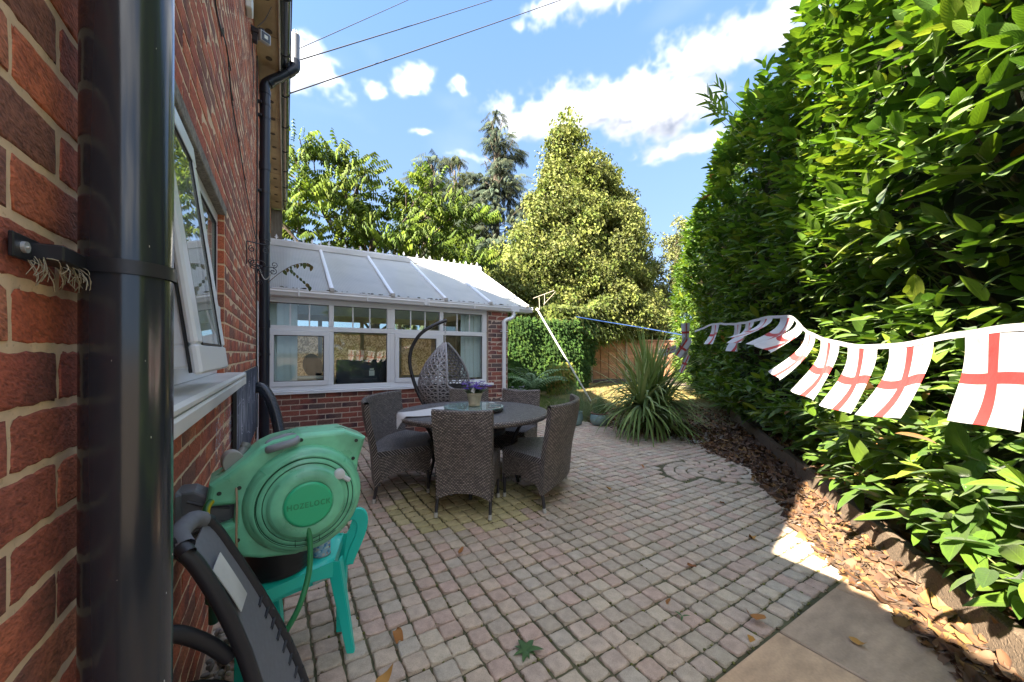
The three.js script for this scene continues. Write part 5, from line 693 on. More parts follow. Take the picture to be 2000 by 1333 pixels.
// ================================================================ BUNTING
{
  const g = thing('bunting', 'string of white flags with red crosses strung from the hedge', 'bunting');
  const P = [[1.60, 1.305, 0.10], [1.753, 1.295, -0.106], [1.872, 1.293, -0.222], [1.991, 1.285, -0.313], [2.103, 1.266, -0.42], [2.253, 1.25, -0.575], [2.382, 1.261, -0.719], [2.569, 1.304, -0.898], [2.838, 1.378, -1.086], [3.114, 1.483, -1.27], [3.302, 1.51, -1.506], [3.584, 1.505, -1.803], [3.873, 1.52, -2.095], [4.28, 1.56, -2.55], [4.42, 1.50, -2.85]];
  const c = new THREE.CatmullRomCurve3(P.map((p) => V(...p)), false, 'centripetal'), L = c.getLength();
  const ribM = phys([0.55, 0.54, 0.55], 0.75, { side: THREE.DoubleSide, transmission: 0.25 });
  part('ribbon', sheet((u, v) => { const p = c.getPointAt(clamp(u)); return p.add(V(0.004 * sin(u * 60), (0.5 - v) * 0.022 + 0.002 * sin(u * 90), 0)); }, 160, 1, 0.0012), ribM, g);
  const ft = tex(128, 192, (u, v) => { const f = 0.95 + 0.06 * (fbm(u * 6, v * 6, 6, 3, 5) - 0.5); return abs(u - 0.5) < 0.085 || abs(v - 0.5) < 0.062 ? [0.83 * f, 0.16 * f, 0.14 * f] : [0.93 * f, 0.925 * f, 0.93 * f]; }, true);
  const fm = phys([0.66, 0.66, 0.66], 0.8, { map: ft, bumpMap: rep(T.stain, 0.7), bumpScale: 0.012, side: THREE.DoubleSide, transmission: 0.35 });
  // [distance along the ribbon, width, drop, blown along, blown out, curl]
  const F = [[0.10, 0.22, 0.28, 0, 0.02, 0.02], [0.42, 0.235, 0.285, 0, 0.05, 0.025], [0.785, 0.22, 0.285, 0, 0.135, 0.03], [1.06, 0.19, 0.29, 0, 0.13, 0.03], [1.32, 0.19, 0.285, 0, 0.15, 0.04], [1.60, 0.20, 0.25, 0, 0.22, 0.03], [1.87, 0.20, 0.16, 0, 0.25, 0.08], [2.13, 0.2, 0.2, 0, 0.24, 0.05], [2.42, 0.2, 0.15, 0, 0.26, 0.04], [2.75, 0.2, 0.18, 0, 0.14, 0.07], [3.05, 0.2, 0.26, 0, 0.06, 0.06], [3.72, 0.2, 0.22, 0, 0.08, 0.03]];
  for (const [s, w, h, al, out, curl] of F) {
    const n = V(-0.86, 0, -0.5).normalize();
    part('flag', sheet((u, v) => { const p = c.getPointAt(clamp((s + (u - 0.5) * w) / L)), t = c.getTangentAt(clamp(s / L)); const e = 1 - v; return p.add(V(0, -0.008 - e * h, 0)).addScaledVector(V(t.x, 0, t.z).normalize(), -al * pow(e, 1.2)).addScaledVector(n, out * e * e + curl * sin((u * 1.5 + e * 1.2) * PI) * e * 0.6); }, 10, 14, 0.0008).applyMatrix4(new THREE.Matrix4()), fm, g);
  }
  // map the cross onto each flag
  for (const f of g.children) if (f.name === 'flag') { const uv = f.geometry.attributes.uv; let mu = 0, mv = 0; for (let i = 0; i < uv.count; i++) { mu = max(mu, uv.getX(i)); mv = max(mv, uv.getY(i)); } for (let i = 0; i < uv.count; i++) uv.setXY(i, uv.getX(i) / mu * 0.998, uv.getY(i) / mv * 0.998); }
  // a knot of three tangled flags caught in the hedge farther along
  const far = thing('bunting_tail', 'three tangled red and white flags caught in the hedge beyond the main string', 'bunting', [4.62, 1.30, -3.10]);
  for (let k = 0; k < 5; k++) { const f = sheet((u, v) => V((u - 0.5) * (k === 4 ? 0.07 : 0.14) * (0.7 + 0.3 * v), -(1 - v) * 0.26, 0.02 * sin(u * 5 + k)), 6, 8, 0.0008), uv = f.attributes.uv; let mu = 0, mv = 0; for (let i = 0; i < uv.count; i++) { mu = max(mu, uv.getX(i)); mv = max(mv, uv.getY(i)); } for (let i = 0; i < uv.count; i++) uv.setXY(i, uv.getX(i) / mu * 0.998, uv.getY(i) / mv * 0.998); const m = part('flag', f, fm, far); m.position.set([0.06, 0.02, -0.04, -0.10, -0.03][k], [0.34, 0.14, 0.12, 0.10, -0.1][k], [-0.05, 0.0, 0.05, 0.08, 0.05][k]); m.rotation.set(0.1, -0.5 + k * 0.12, [0.1, -0.1, -0.45, -0.65, -0.5][k]); }
  const f2 = thing('loose_flag', 'single small white and red flag showing at the far end of the hedge', 'flag', [6.05, 1.22, -4.42], -0.6); { const f = sheet((u, v) => V((u - 0.5) * 0.3, (v - 0.5) * 0.13 + u * 0.1, 0.02 * sin(u * 5)), 6, 6, 0.0008), uv = f.attributes.uv; let mu = 0, mv = 0; for (let i = 0; i < uv.count; i++) { mu = max(mu, uv.getX(i)); mv = max(mv, uv.getY(i)); } for (let i = 0; i < uv.count; i++) uv.setXY(i, uv.getX(i) / mu, uv.getY(i) / mv); part('cloth', f, fm, f2); }
}
// ================================================================ LAUREL HEDGE
{
  const g = thing('laurel_hedge', 'tall glossy green laurel hedge along the right side of the patio', 'hedge');
  // foot of the leafy face, seen from above, from beside the camera to the far corner
  const L = [[1.15, 0.95], [1.72, 0.36], [2.36, -0.13], [3.2, -0.78], [4.2, -1.52], [5.15, -2.30], [6.12, -3.08], [7.35, -4.15], [8.8, -5.45], [10.5, -6.9], [12.4, -8.5]];
  const c = new THREE.CatmullRomCurve3(L.map(([x, z]) => V(x, 0, z)), false, 'centripetal'), LEN = c.getLength();
  const H = (s) => 4.45 + 0.35 * (fbm(s * 0.8, 2, 0, 3, 5) - 0.5) + 0.3 * smooth(10, 14, s);
  const face = (s, h) => { const u = clamp(s / LEN), o = c.getPointAt(u), t = c.getTangentAt(u), n = V(t.z, 0, -t.x).normalize(); if (n.dot(V(-1, 0, -0.6)) < 0) n.negate(); const top = H(s); const b = lerp(0.14, 0.30, smooth(4, 8, s)) * (fbm(s * 1.1, h * 1.1, 0, 3, 12) - 0.5) * 2 - 0.10 * smooth(9, 5, s) - 0.20 * smooth(0.75, 1.0, h) * smooth(2.1, 1.5, h) * smooth(6, 4.5, s) + 0.05 * smooth(0.2, 0.45, h) * smooth(0.95, 0.65, h) * smooth(6, 4.5, s) + 0.08 + 0.14 * smooth(0.1, 0.6, h) - lerp(0.55, 0.2, smooth(4.2, 5.4, s) * smooth(9.5, 8, s)) * pow(smooth(top - 1.0, top, h), 2) + 0.22 * smooth(4.4, 5.6, s) * smooth(9.5, 8, s) * smooth(1.5, 3.2, h) - 0.28 * smooth(0.35, 0.12, h) * (s < 6 ? 0.4 : 1.0) + 0.02 * smooth(5.0, 2.0, s); return { p: o.addScaledVector(n, b).setY(h), n, t }; };
  const R = rng(501), leaves = [], stems = [];
  const cols = [[0.075, 0.165, 0.008], [0.095, 0.195, 0.009], [0.125, 0.235, 0.010], [0.155, 0.265, 0.012], [0.055, 0.130, 0.010], [0.20, 0.29, 0.016], [0.25, 0.32, 0.02], [0.30, 0.14, 0.03]];
  const shoot = (p, n, t, young, sc) => {
    const d = n.clone().multiplyScalar(0.75 + R() * 0.3).add(V(0, 0.30 + R() * 0.45, 0)).addScaledVector(t, -0.25 + (R() - 0.5) * 1.1).normalize(), k = 5 + floor(R() * 4), L = 0.12 + R() * 0.14;
    if (R() < 0.45) stems.push([p.clone().addScaledVector(d, -0.25), p.clone().addScaledVector(d, L)]);
    for (let i = 0; i < k; i++) {
      const f = i / (k - 1), a = i * 2.4 + R() * 0.7, side = V(0, 1, 0).cross(d).normalize(), up = d.clone().cross(side).normalize();
      const spread = lerp(1.15, 0.35, f), ld = d.clone().multiplyScalar(cos(spread)).addScaledVector(side, sin(spread) * cos(a)).addScaledVector(up, sin(spread) * sin(a) * 0.8).add(V(0, -0.16 - R() * 0.22, 0)).addScaledVector(t, -0.22).normalize();
      const nu = V(0, 1, 0).addScaledVector(n, 0.5).add(V((R() - 0.5) * 0.9, 0, (R() - 0.5) * 0.9)).normalize(), y = R() < 0.004 ? 7 : young ? (f > 0.5 ? 5 + floor(R() * 2) : 3) : floor(R() * 5);
      leaves.push({ p: p.clone().addScaledVector(d, f * L), d: ld, u: nu, s: sc * (0.62 + R() * 0.55 + 0.45 * R() * R()) * (f > 0.85 ? 0.75 : 1), c: cols[y], k: floor(R() * 4) });
    }
  };
  // outer shoots, denser where the camera is close
  for (let s = 0.15; s < LEN - 0.1; ) { const near = smooth(9, 2, s); s += 0.0030 + 0.0006 * R(); const h = 0.22 + pow(R(), 0.95) * (H(s) - 0.22), { p, n, t } = face(s, h); p.addScaledVector(n, -0.34 * R() * R()); if (R() < lerp(0.62, 1, near)) shoot(p, n, t, R() < 0.16, 1); }
  // shoots on the top edge, some standing proud of it
  for (let i = 0; i < 420; i++) { const s = 0.5 + R() * (LEN - 1), h = H(s) - 0.08 + R() * 0.15, { p, n, t } = face(s, H(s) - 0.15); p.setY(h); p.addScaledVector(n, -R() * 0.5); shoot(p, V(0, 0.9, 0).addScaledVector(n, 0.4), t, R() < 0.2, 1); }
  for (const [s, dh] of [[5.1, 0.30], [5.6, 0.2], [4.6, 0.26], [6.8, 0.2], [8.0, 0.25]]) { const { p, n, t } = face(s, H(s) - 0.2); p.setY(H(s) + dh * 0.4); shoot(p, V(0, 1, 0).addScaledVector(n, 0.5), t, false, 1.05); }
  for (const [x, y, z] of [[4.52, 4.62, -2.72], [4.50, 4.42, -2.66], [4.62, 4.72, -2.62], [4.78, 4.60, -2.70], [4.36, 4.30, -2.5]]) { const d = V(-0.62 + R() * 0.3, 0.62, -0.3), p = V(x + 0.12, y - 0.28, z); stems.unshift([p.clone().addScaledVector(d, -0.55), p.clone().addScaledVector(d, 0.16)]); for (let i = 0; i < 8; i++) { const a = i * 2.4, f = i / 7, s2 = d.clone().cross(V(0, 1, 0)).normalize(), u2 = d.clone().cross(s2).normalize(); leaves.push({ p: p.clone().addScaledVector(d, f * 0.2), d: d.clone().multiplyScalar(0.7 + f).addScaledVector(s2, cos(a) * (1.2 - f * 0.6)).addScaledVector(u2, sin(a) * (1.2 - f * 0.6)).normalize(), u: V(0.2, 1, 0.6).normalize(), s: 0.95 + R() * 0.35, c: cols[1 + floor(R() * 3)], k: floor(R() * 4) }); } }
  // inner leaves that close the depth, darker greens painted in for its shade
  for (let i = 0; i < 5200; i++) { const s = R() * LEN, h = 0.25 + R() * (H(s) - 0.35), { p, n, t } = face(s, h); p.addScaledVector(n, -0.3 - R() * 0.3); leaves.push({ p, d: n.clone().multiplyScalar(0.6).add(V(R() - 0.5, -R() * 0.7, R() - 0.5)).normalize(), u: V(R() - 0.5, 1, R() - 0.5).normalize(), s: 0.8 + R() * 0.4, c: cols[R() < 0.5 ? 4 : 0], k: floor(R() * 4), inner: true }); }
  const geos = [leafGeo(0.150, 0.052, 6, 0.16, 0.30, 0.85), leafGeo(0.140, 0.056, 6, 0.34, 0.22, 0.85), leafGeo(0.160, 0.054, 6, 0.05, 0.36, 0.9), leafGeo(0.132, 0.050, 6, -0.12, 0.26, 0.85)];
  const lm = (c) => phys(c, 0.9, { transmission: 0.5, clearcoat: 0.7, clearcoatRoughness: 0.2, specularIntensity: 0.35, side: THREE.DoubleSide, map: T.leaf, bumpMap: T.leafBump, bumpScale: 0.0012 });
  const white = lm([1, 1, 1]), mats = cols.map(lm);
  for (const l of leaves) { const q = l.p.clone().addScaledVector(l.d, 0.07); l.size = l.inner || !inView(q, 0) ? 0 : l.s / pix(q)[2]; }
  leaves.sort((a, b) => b.size - a.size);
  // skip any that would hang in front of the lens
  const ok = leaves.filter((l) => l.p.distanceTo(EYE) > 1.0);
  ok.slice(0, 300).forEach((l) => { const m = part('leaf', geos[l.k], mats[cols.indexOf(l.c)], g); m.applyMatrix4(aim(l.p, l.d, l.u, l.s)); });
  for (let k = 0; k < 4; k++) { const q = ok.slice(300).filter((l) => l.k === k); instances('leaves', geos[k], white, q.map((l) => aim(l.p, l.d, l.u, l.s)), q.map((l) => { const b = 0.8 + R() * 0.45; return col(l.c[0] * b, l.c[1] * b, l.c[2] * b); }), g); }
  stuff(part('stems', stems.slice(0, 1500).map(([a, b]) => rod(a, b, 0.004, 0.0025, 4)), std([0.13, 0.16, 0.045], 0.8), g));
  const br = []; for (let i = 0; i < 120; i++) { const s = R() * LEN, { p, n, t } = face(s, 0.15), a = p.clone().addScaledVector(n, -0.5 - R() * 0.2).setY(0.05), b = face(clamp(s + (R() - 0.5), 0, LEN), 1 + R() * 3); br.push(tube([a, a.clone().lerp(b.p, 0.5).addScaledVector(n, -0.25), b.p.clone().addScaledVector(n, -0.25)], 0.008 + R() * 0.012, 8, 5)); }
  stuff(part('branches', br, std([0.075, 0.05, 0.035], 0.9), g));
  part('shade_core', sheet((u, v) => { const s = u * LEN, { p, n } = face(s, 0.12 + v * (H(s) - 0.35)); return p.addScaledVector(n, -0.62 - 0.12 * fbm(s * 4, v * 14, 0, 3, 8)); }, 110, 34, 0.25), std([0.014, 0.022, 0.007], 1, { map: rep(T.grain, 2) }), g);  // added core sheet, painted near black to stand for shade deep in the hedge
}
// ================================================================ SPIKY CORDYLINE
{
  const g = thing('cordyline', 'big spiky cordyline with long strap leaves at the patio edge', 'plant', [4.78, 0, -3.86]);
  const R = rng(90), mats = [[0.15, 0.23, 0.04], [0.20, 0.275, 0.055], [0.115, 0.19, 0.035], [0.28, 0.32, 0.09]].map((c) => phys(c, 0.85, { side: THREE.DoubleSide, transmission: 0.3, clearcoat: 0.15, clearcoatRoughness: 0.4 }));
  const strap = (L, w, a, el, droop) => { const d = V(cos(a), 0, sin(a)), n = 9, sideV = V(-sin(a), 0, cos(a)), pos = [], uv = [], idx = []; let p = V(0, 0, 0), e = el; for (let j = 0; j <= n; j++) { const f = j / n, ww = w * min(1, f * 5 + 0.55) * (1 - pow(f, 3)) + 0.001; for (const s of [-1, 0, 1]) { pos.push(p.x + sideV.x * ww * s, p.y + (s ? ww * 0.35 : 0), p.z + sideV.z * ww * s); uv.push(s * 0.5 + 0.5, f); } e -= droop * (0.35 + f * 1.3) / n; p = p.clone().addScaledVector(d, cos(e) * L / n).add(V(0, sin(e) * L / n, 0)); } for (let j = 0; j < n; j++) for (let i = 0; i < 2; i++) { const k = j * 3 + i; idx.push(k, k + 3, k + 4, k, k + 4, k + 1); } const q = new THREE.BufferGeometry(); q.setAttribute('position', new THREE.Float32BufferAttribute(pos, 3)); q.setAttribute('uv', new THREE.Float32BufferAttribute(uv, 2)); q.setIndex(idx); q.computeVertexNormals(); return q; };
  const rest = [];
  const heads = [[0.04, 0.60, 0.0, 190, 1.22], [-0.30, 0.46, 0.12, 120, 1.08], [0.32, 0.42, -0.05, 110, 1.05], [0.0, 0.26, 0.15, 120, 1.1]];
  let n = 0;
  for (const [hx, hy, hz, cnt, sc] of heads) for (let i = 0; i < cnt; i++) {
    const f = i / cnt, el = lerp(1.5, -0.35, pow(f, 0.75)) + (R() - 0.5) * 0.2, L = sc * lerp(0.85, 0.72, f) * (0.8 + R() * 0.35), q = strap(L, 0.0145 + R() * 0.007, i * 2.39996 + R() * 0.4, el, f < 0.35 ? 0.15 + R() * 0.25 : 0.5 + R() * 1.1);
    if (n++ < 300) { const m = part('leaf', q, mats[f < 0.4 ? (R() < 0.55 ? 3 : 1) : floor(R() * 3)], g); m.position.set(hx, hy, hz); } else rest.push(q.translate(hx, hy, hz));
  }
  stuff(part('lower_leaves', rest, mats[0], g));
  const dead = []; for (let i = 0; i < 60; i++) dead.push(strap(0.4 + R() * 0.25, 0.011, R() * 6.28, -0.6 - R() * 0.7, 0.5).translate(0.02, 0.42, 0)); stuff(part('dead_leaves', dead, std([0.23, 0.17, 0.085], 0.9, { side: THREE.DoubleSide }), g));
  for (const [a, b, r] of [[[0.02, 0, 0], [0.04, 0.62, 0], 0.05], [[0, 0.05, 0.03], [-0.30, 0.46, 0.12], 0.035], [[0.03, 0.05, 0], [0.32, 0.42, -0.05], 0.035]]) part('trunk', rod(a, b, r, r * 0.8), std([0.12, 0.085, 0.06], 0.95, { map: rep(T.grain, 3) }), g);
}
// ================================================================ POTS AND PLANTER
{
  const gz = phys([0.20, 0.30, 0.28], 0.22, { clearcoat: 0.6, clearcoatRoughness: 0.1, map: rep(T.stain, 1.5) });
  const grassy = (R, n, r, h, w = 0.004) => { const l = []; for (let i = 0; i < n; i++) { const a = R() * 6.28, q = sqrt(R()) * r, e = R() * 0.9, b = leafGeo(h * (0.5 + R() * 0.7), w, 4, 0.5 + R() * 0.9, 0.1, 0.6, 0.3); l.push(b.applyMatrix4(aim(V(cos(a) * q, 0, sin(a) * q), V(cos(a) * e, 1, sin(a) * e), V(cos(a), -0.3, sin(a)), 1))); } return l; };
  const R = rng(17), gm = phys([0.11, 0.18, 0.05], 0.85, { side: THREE.DoubleSide, transmission: 0.3 });
  const p = thing('glazed_pot', 'round blue green glazed pot with a wispy plant beside the cordyline', 'plant pot', [4.62, 0, -4.72]);
  part('pot', lathe([[0.001, 0.0], [0.10, 0.0], [0.125, 0.01], [0.158, 0.06], [0.168, 0.11], [0.155, 0.17], [0.140, 0.195], [0.001, 0.18]], 48), gz, p); part('rim', lathe([[0.136, 0.19], [0.150, 0.195], [0.156, 0.205], [0.148, 0.214], [0.132, 0.21], [0.13, 0.17]], 48), std([0.16, 0.07, 0.04], 0.4), p);
  stuff(part('foliage', grassy(R, 300, 0.12, 0.26).map((q) => q.translate(0, 0.19, 0)), gm, p));
  const p2 = thing('glazed_pot', 'pale green glazed pot half hidden behind the right curved bench', 'plant pot', [4.28, 0, -4.95]);
  part('pot', lathe([[0.001, 0.0], [0.085, 0.0], [0.11, 0.02], [0.13, 0.12], [0.12, 0.22], [0.125, 0.235], [0.11, 0.24], [0.001, 0.2]], 40), gz, p2); stuff(part('foliage', grassy(R, 260, 0.12, 0.42, 0.003).map((q) => q.translate(0, 0.2, 0)), gm, p2));
  const w = thing('wooden_planter', 'small wooden tub of pale flowers by the conservatory corner', 'planter', [3.72, 0, -5.95]);
  for (let k = 0; k < 14; k++) { const a = k / 14 * 6.283; const s = part('stave', bx(-0.033, 0.033, 0, 0.34, -0.008, 0.008, 0.003), std([[0.28, 0.19, 0.10], [0.24, 0.16, 0.085], [0.32, 0.22, 0.12]][k % 3], 0.9, { map: rep(T.wood, 3, 1) }), w); s.position.set(cos(a) * 0.145, 0, sin(a) * 0.145); s.rotation.y = PI / 2 - a; }
  part('soil', new THREE.CylinderGeometry(0.14, 0.14, 0.02, 24).translate(0, 0.31, 0), std([0.03, 0.02, 0.015], 1), w);
  const lv = [], fl = [], lg = leafGeo(0.06, 0.028, 3, 0.4, 0.2), pg = leafGeo(0.022, 0.018, 2, 0.3, 0.1); for (let i = 0; i < 190; i++) { const a = R() * 6.28, q = sqrt(R()) * 0.15, y = 0.32 + R() * 0.26; lv.push(lg.clone().applyMatrix4(aim(V(cos(a) * q, y, sin(a) * q), V(cos(a), 0.3 - R() * 0.6, sin(a)), V(0, 1, 0), 0.6 + R() * 0.7))); if (R() < 0.3) for (let j = 0; j < 5; j++) fl.push(pg.clone().applyMatrix4(aim(V(cos(a) * q * 1.1, y + 0.03, sin(a) * q * 1.1), V(cos(j * 1.25), 0.4, sin(j * 1.25)), V(0, 1, 0), 1))); }
  stuff(part('foliage', lv, phys([0.10, 0.19, 0.05], 0.85, { side: THREE.DoubleSide, transmission: 0.3 }), w)); stuff(part('flowers', fl, phys([0.55, 0.5, 0.62], 0.8, { side: THREE.DoubleSide, transmission: 0.3 }), w));
  // tall grass and lavender at the patio end
  const t = thing('wispy_grass', 'clump of wispy tall grass behind the right bench at the lawn edge', 'plant', [4.75, 0, -5.5]); stuff(part('foliage', grassy(R, 700, 0.5, 0.42, 0.004), phys([0.15, 0.20, 0.075], 0.85, { side: THREE.DoubleSide, transmission: 0.3 }), t));
  // fern
  const f = thing('fern', 'large arching green fern in front of the ivy wall', 'fern', [5.85, 0, -8.55]), fm = phys([0.14, 0.24, 0.08], 0.85, { side: THREE.DoubleSide, transmission: 0.3 });
  for (let k = 0; k < 18; k++) { const a = k / 18 * 6.283 + R() * 0.3, L = 1.0 + R() * 0.45, l = [], el0 = 1.42 - R() * 0.35; let p = V(0, 0.1, 0), e = el0; const sd = V(-sin(a), 0, cos(a)); const st = [p.clone()]; for (let j = 0; j < 18; j++) { const q = p.clone().add(V(cos(a) * cos(e), sin(e), sin(a) * cos(e)).multiplyScalar(L / 18)); const w = 0.20 * sin(PI * pow((j + 1.5) / 19.5, 0.8)); for (const s of [-1, 1]) l.push(leafGeo(w, 0.035, 3, 0.25, 0.1).applyMatrix4(aim(q, sd.clone().multiplyScalar(s).add(V(cos(a) * 0.35, -0.15, sin(a) * 0.35)), V(0, 1, 0), 1))); p = q; st.push(q.clone()); e -= (1.5 + R() * 0.2) / 18; } l.push(tube(st, 0.004, 18, 4)); part('frond', l, fm, f); }
}
// ================================================================ TREES
const crowns = (name, label, o) => {
  const t = thing(name, label, 'tree', o.base), R = rng(o.seed), mats = o.geos.map(() => []), cs = o.geos.map(() => []);
  for (const l of o.lobes) {
    const [lx, ly, lz, rx, ry, rz, n] = l, clumps = [];
    for (let i = 0; i < max(5, n / o.per); i++) { const a = R() * 6.283, cz = R() * 2 - 1, q = sqrt(1 - cz * cz), f = 0.68 + 0.36 * R(); clumps.push([lx + rx * q * cos(a) * f, ly + ry * cz * f, lz + rz * q * sin(a) * f, (0.65 + R() * 0.7) * o.cr]); }
    for (const [cx, cy, cz, r] of clumps) { const tone = 0.55 + R() * 0.7; for (let i = 0; i < o.per; i++) { const d = V(R() * 2 - 1, R() * 2 - 1, R() * 2 - 1); if (d.lengthSq() > 1) { i--; continue; } const p = V(cx, cy, cz).add(d.clone().multiply(V(r, r * (o.flat ?? 0.8), r))); const out = d.clone().add(V(cx - lx, (cy - ly) * 0.6, cz - lz).normalize().multiplyScalar(0.8)).normalize(); const k = floor(R() * o.geos.length); mats[k].push(aim(p, o.dir(out, R), V(out.x * 0.5 + (R() - 0.5) * 0.6, 1, out.z * 0.5 + (R() - 0.5) * 0.6), 0.75 + R() * 0.5)); const c = o.cols[floor(R() * o.cols.length)], b = tone * (0.8 + R() * 0.4); cs[k].push(col(c[0] * b, c[1] * b, c[2] * b)); } }
  }
  const crown = new THREE.Group(); crown.name = 'crown'; t.add(crown); o.geos.forEach((g, k) => instances('foliage', g, o.mat, mats[k], cs[k], crown));
  const tr = []; const bark = std([0.11, 0.085, 0.06], 0.95, { map: rep(T.grain, 2), bumpMap: rep(T.grain, 2), bumpScale: 0.02 });
  part('trunk', [tube([[0, -0.1, 0], [0.08, o.h * 0.3, 0.05], [-0.05, o.h * 0.6, 0], [0.02, o.h * 0.92, 0]], o.tr, 20, 10)], bark, t);
  for (const l of o.lobes) tr.push(tube([[0, l[1] * 0.45, 0], [l[0] * 0.5, l[1] * 0.72, l[2] * 0.5], [l[0], l[1], l[2]]], o.tr * 0.3, 10, 6), ...[0, 1, 2, 3].map((k) => tube([[l[0] * 0.8, l[1] * 0.93, l[2] * 0.8], [l[0] + l[3] * 0.8 * cos(k * 1.6 + 1), l[1] + l[4] * (0.5 - 0.2 * k), l[2] + l[5] * 0.8 * sin(k * 1.6 + 1)]], o.tr * 0.12, 4, 5)));
  part('limbs', tr, bark, t); return t;
};
const leafMat = (o = {}) => phys([1, 1, 1], 0.9, { side: THREE.DoubleSide, transmission: 0.42, specularIntensity: 0.3, ...o });
{
  const R = rng(3), sprig = (n, L, w, spread, droop) => clump(Array.from({ length: n }, (_, i) => { const a = i * 2.4, f = i / n; return [leafGeo(L * (0.8 + R() * 0.4), w, 2, droop, 0.2), aim(V((R() - 0.5) * spread, (R() - 0.5) * spread * 0.8, (R() - 0.5) * spread + 0), V(cos(a), -0.2 - R() * 0.6, sin(a)), V(R() - 0.5, 1, R() - 0.5))]; }));
  const lime = [sprig(9, 0.14, 0.095, 0.36, 0.3), sprig(9, 0.125, 0.085, 0.36, 0.3), sprig(8, 0.15, 0.10, 0.32, 0.4)];
  const dirOut = (o, r) => V(o.x + (r() - 0.5), o.y * 0.6 + (r() - 0.5), o.z + (r() - 0.5));
  crowns('lime_tree', 'large pale green lime tree rising behind the fence, tallest of all', { seed: 11, base: [11.9, 0, -13.9], h: 10.5, tr: 0.24, geos: lime, mat: leafMat(), cols: [[0.145, 0.175, 0.032], [0.175, 0.20, 0.042], [0.10, 0.14, 0.025], [0.215, 0.225, 0.062], [0.155, 0.18, 0.036]], per: 46, cr: 0.62, dir: dirOut,
    lobes: [[-0.5, 10.5, 0.4, 1.0, 1.5, 1.0, 700], [-0.1, 8.6, 0.4, 2.0, 1.7, 1.7, 1700], [-1.5, 7.3, 0.8, 1.9, 1.5, 1.6, 1500], [1.7, 7.9, 0, 1.7, 1.6, 1.6, 1500], [2.9, 6.3, -0.2, 1.6, 1.6, 1.6, 1400], [0.4, 6.2, 1.0, 2.6, 1.8, 1.8, 2200], [-2.2, 5.1, 1.0, 2.1, 1.7, 1.7, 1700], [2.4, 4.4, 0.6, 2.3, 1.8, 1.7, 1800], [-0.3, 3.9, 1.5, 2.6, 1.5, 1.6, 2000], [-2.8, 3.3, 1.1, 1.8, 1.3, 1.4, 1300], [4.3, 5.0, -0.6, 1.6, 1.9, 1.5, 1400], [3.7, 7.2, -0.4, 1.3, 1.2, 1.2, 800], [-3.2, 4.6, 0.8, 1.4, 1.3, 1.3, 900], [-1.9, 8.4, 0.4, 1.0, 0.9, 0.9, 420], [1.5, 9.2, 0.1, 1.2, 1.1, 1.1, 600], [5.0, 3.4, -0.8, 1.6, 1.6, 1.4, 1000], [-2.6, 2.9, 2.0, 1.7, 1.0, 1.0, 900], [0.2, 3.0, 2.3, 1.9, 0.9, 0.9, 1000], [2.6, 3.0, 2.0, 1.7, 0.9, 0.9, 900], [-4.2, 3.4, 1.6, 1.3, 1.1, 1.0, 700], [-1.0, 9.5, 0.4, 1.0, 1.0, 0.9, 420], [2.9, 8.3, 0, 1.2, 1.2, 1.1, 620], [5.9, 4.7, -0.8, 1.4, 1.7, 1.3, 900], [6.6, 2.9, -0.6, 1.5, 1.4, 1.2, 900], [1.6, 2.9, 1.6, 2.2, 1.0, 1.3, 1300]] });
  const spray = (n, L, w) => clump(Array.from({ length: n }, (_, i) => { const f = i / n, s = i % 2 ? 1 : -1; return [leafGeo(L * (1 - 0.5 * f) * (0.7 + R() * 0.5), w, 2, 0.8, 0.1, 0.5), aim(V(0, -0.12 * f * f, f * 0.5), V(s * (0.7 + R() * 0.3), -0.35 - R() * 0.5, 0.8), V(0, 1, 0.2))]; }));
  const needle = [spray(22, 0.2, 0.028), spray(20, 0.24, 0.026)], coneDir = (o, r) => V(o.x * 1.2 + (r() - 0.5) * 0.5, -0.15 - r() * 0.4, o.z * 1.2 + (r() - 0.5) * 0.5);
  const con = (nm, lb, seed, base, h, wd, n, cols, o = {}) => crowns(nm, lb, { seed, base, h, tr: 0.2, geos: needle, mat: leafMat({ transmission: 0.2 }), cols, per: 26, cr: 0.5, flat: 0.55, dir: coneDir, lobes: Array.from({ length: 10 }, (_, i) => { const f = i / 9, r = wd * pow(1 - f * 0.95, 0.55) * (0.85 + 0.3 * hash(i, seed, 2)); return [(hash(i, seed, 5) - 0.5) * 0.4, lerp(h * 0.2, h * 0.985, f), (hash(i, seed, 6) - 0.5) * 0.4, r, h * 0.075, r, n * (1.1 - f)]; }), ...o });
  const blue = [[0.040, 0.060, 0.040], [0.052, 0.070, 0.046], [0.032, 0.048, 0.030], [0.062, 0.075, 0.046], [0.055, 0.066, 0.032]];
  con('blue_cedar', 'tall blue green conifer with drooping sprays, left of the lime tree', 21, [10.6, 0, -19.2], 14.3, 3.4, 900, blue);
  con('birch_tree', 'grey green tree top with a narrow peak behind the cherry tree', 22, [9.0, 0, -21.4], 12.6, 2.7, 700, [[0.060, 0.075, 0.028], [0.050, 0.068, 0.030], [0.075, 0.088, 0.036]]);
  con('blue_cedar', 'sparse blue conifer tips showing above the cherry tree', 23, [5.2, 0, -15.6], 9.4, 2.0, 170, blue, { per: 12 });
  // cherry: long drooping leaves on arching shoots
  const cher = [0, 1, 2].map(() => clump(Array.from({ length: 10 }, (_, i) => { const f = i / 10, s = i % 2 ? 1 : -1; return [leafGeo(0.125 + R() * 0.04, 0.058, 3, 0.5, 0.25), aim(V(0, -0.05 * f * f, f * 0.38), V(s * (0.5 + R() * 0.4), -0.75 - R() * 0.4, 0.35), V(s * 0.5, 0.8, 0.5))]; })));
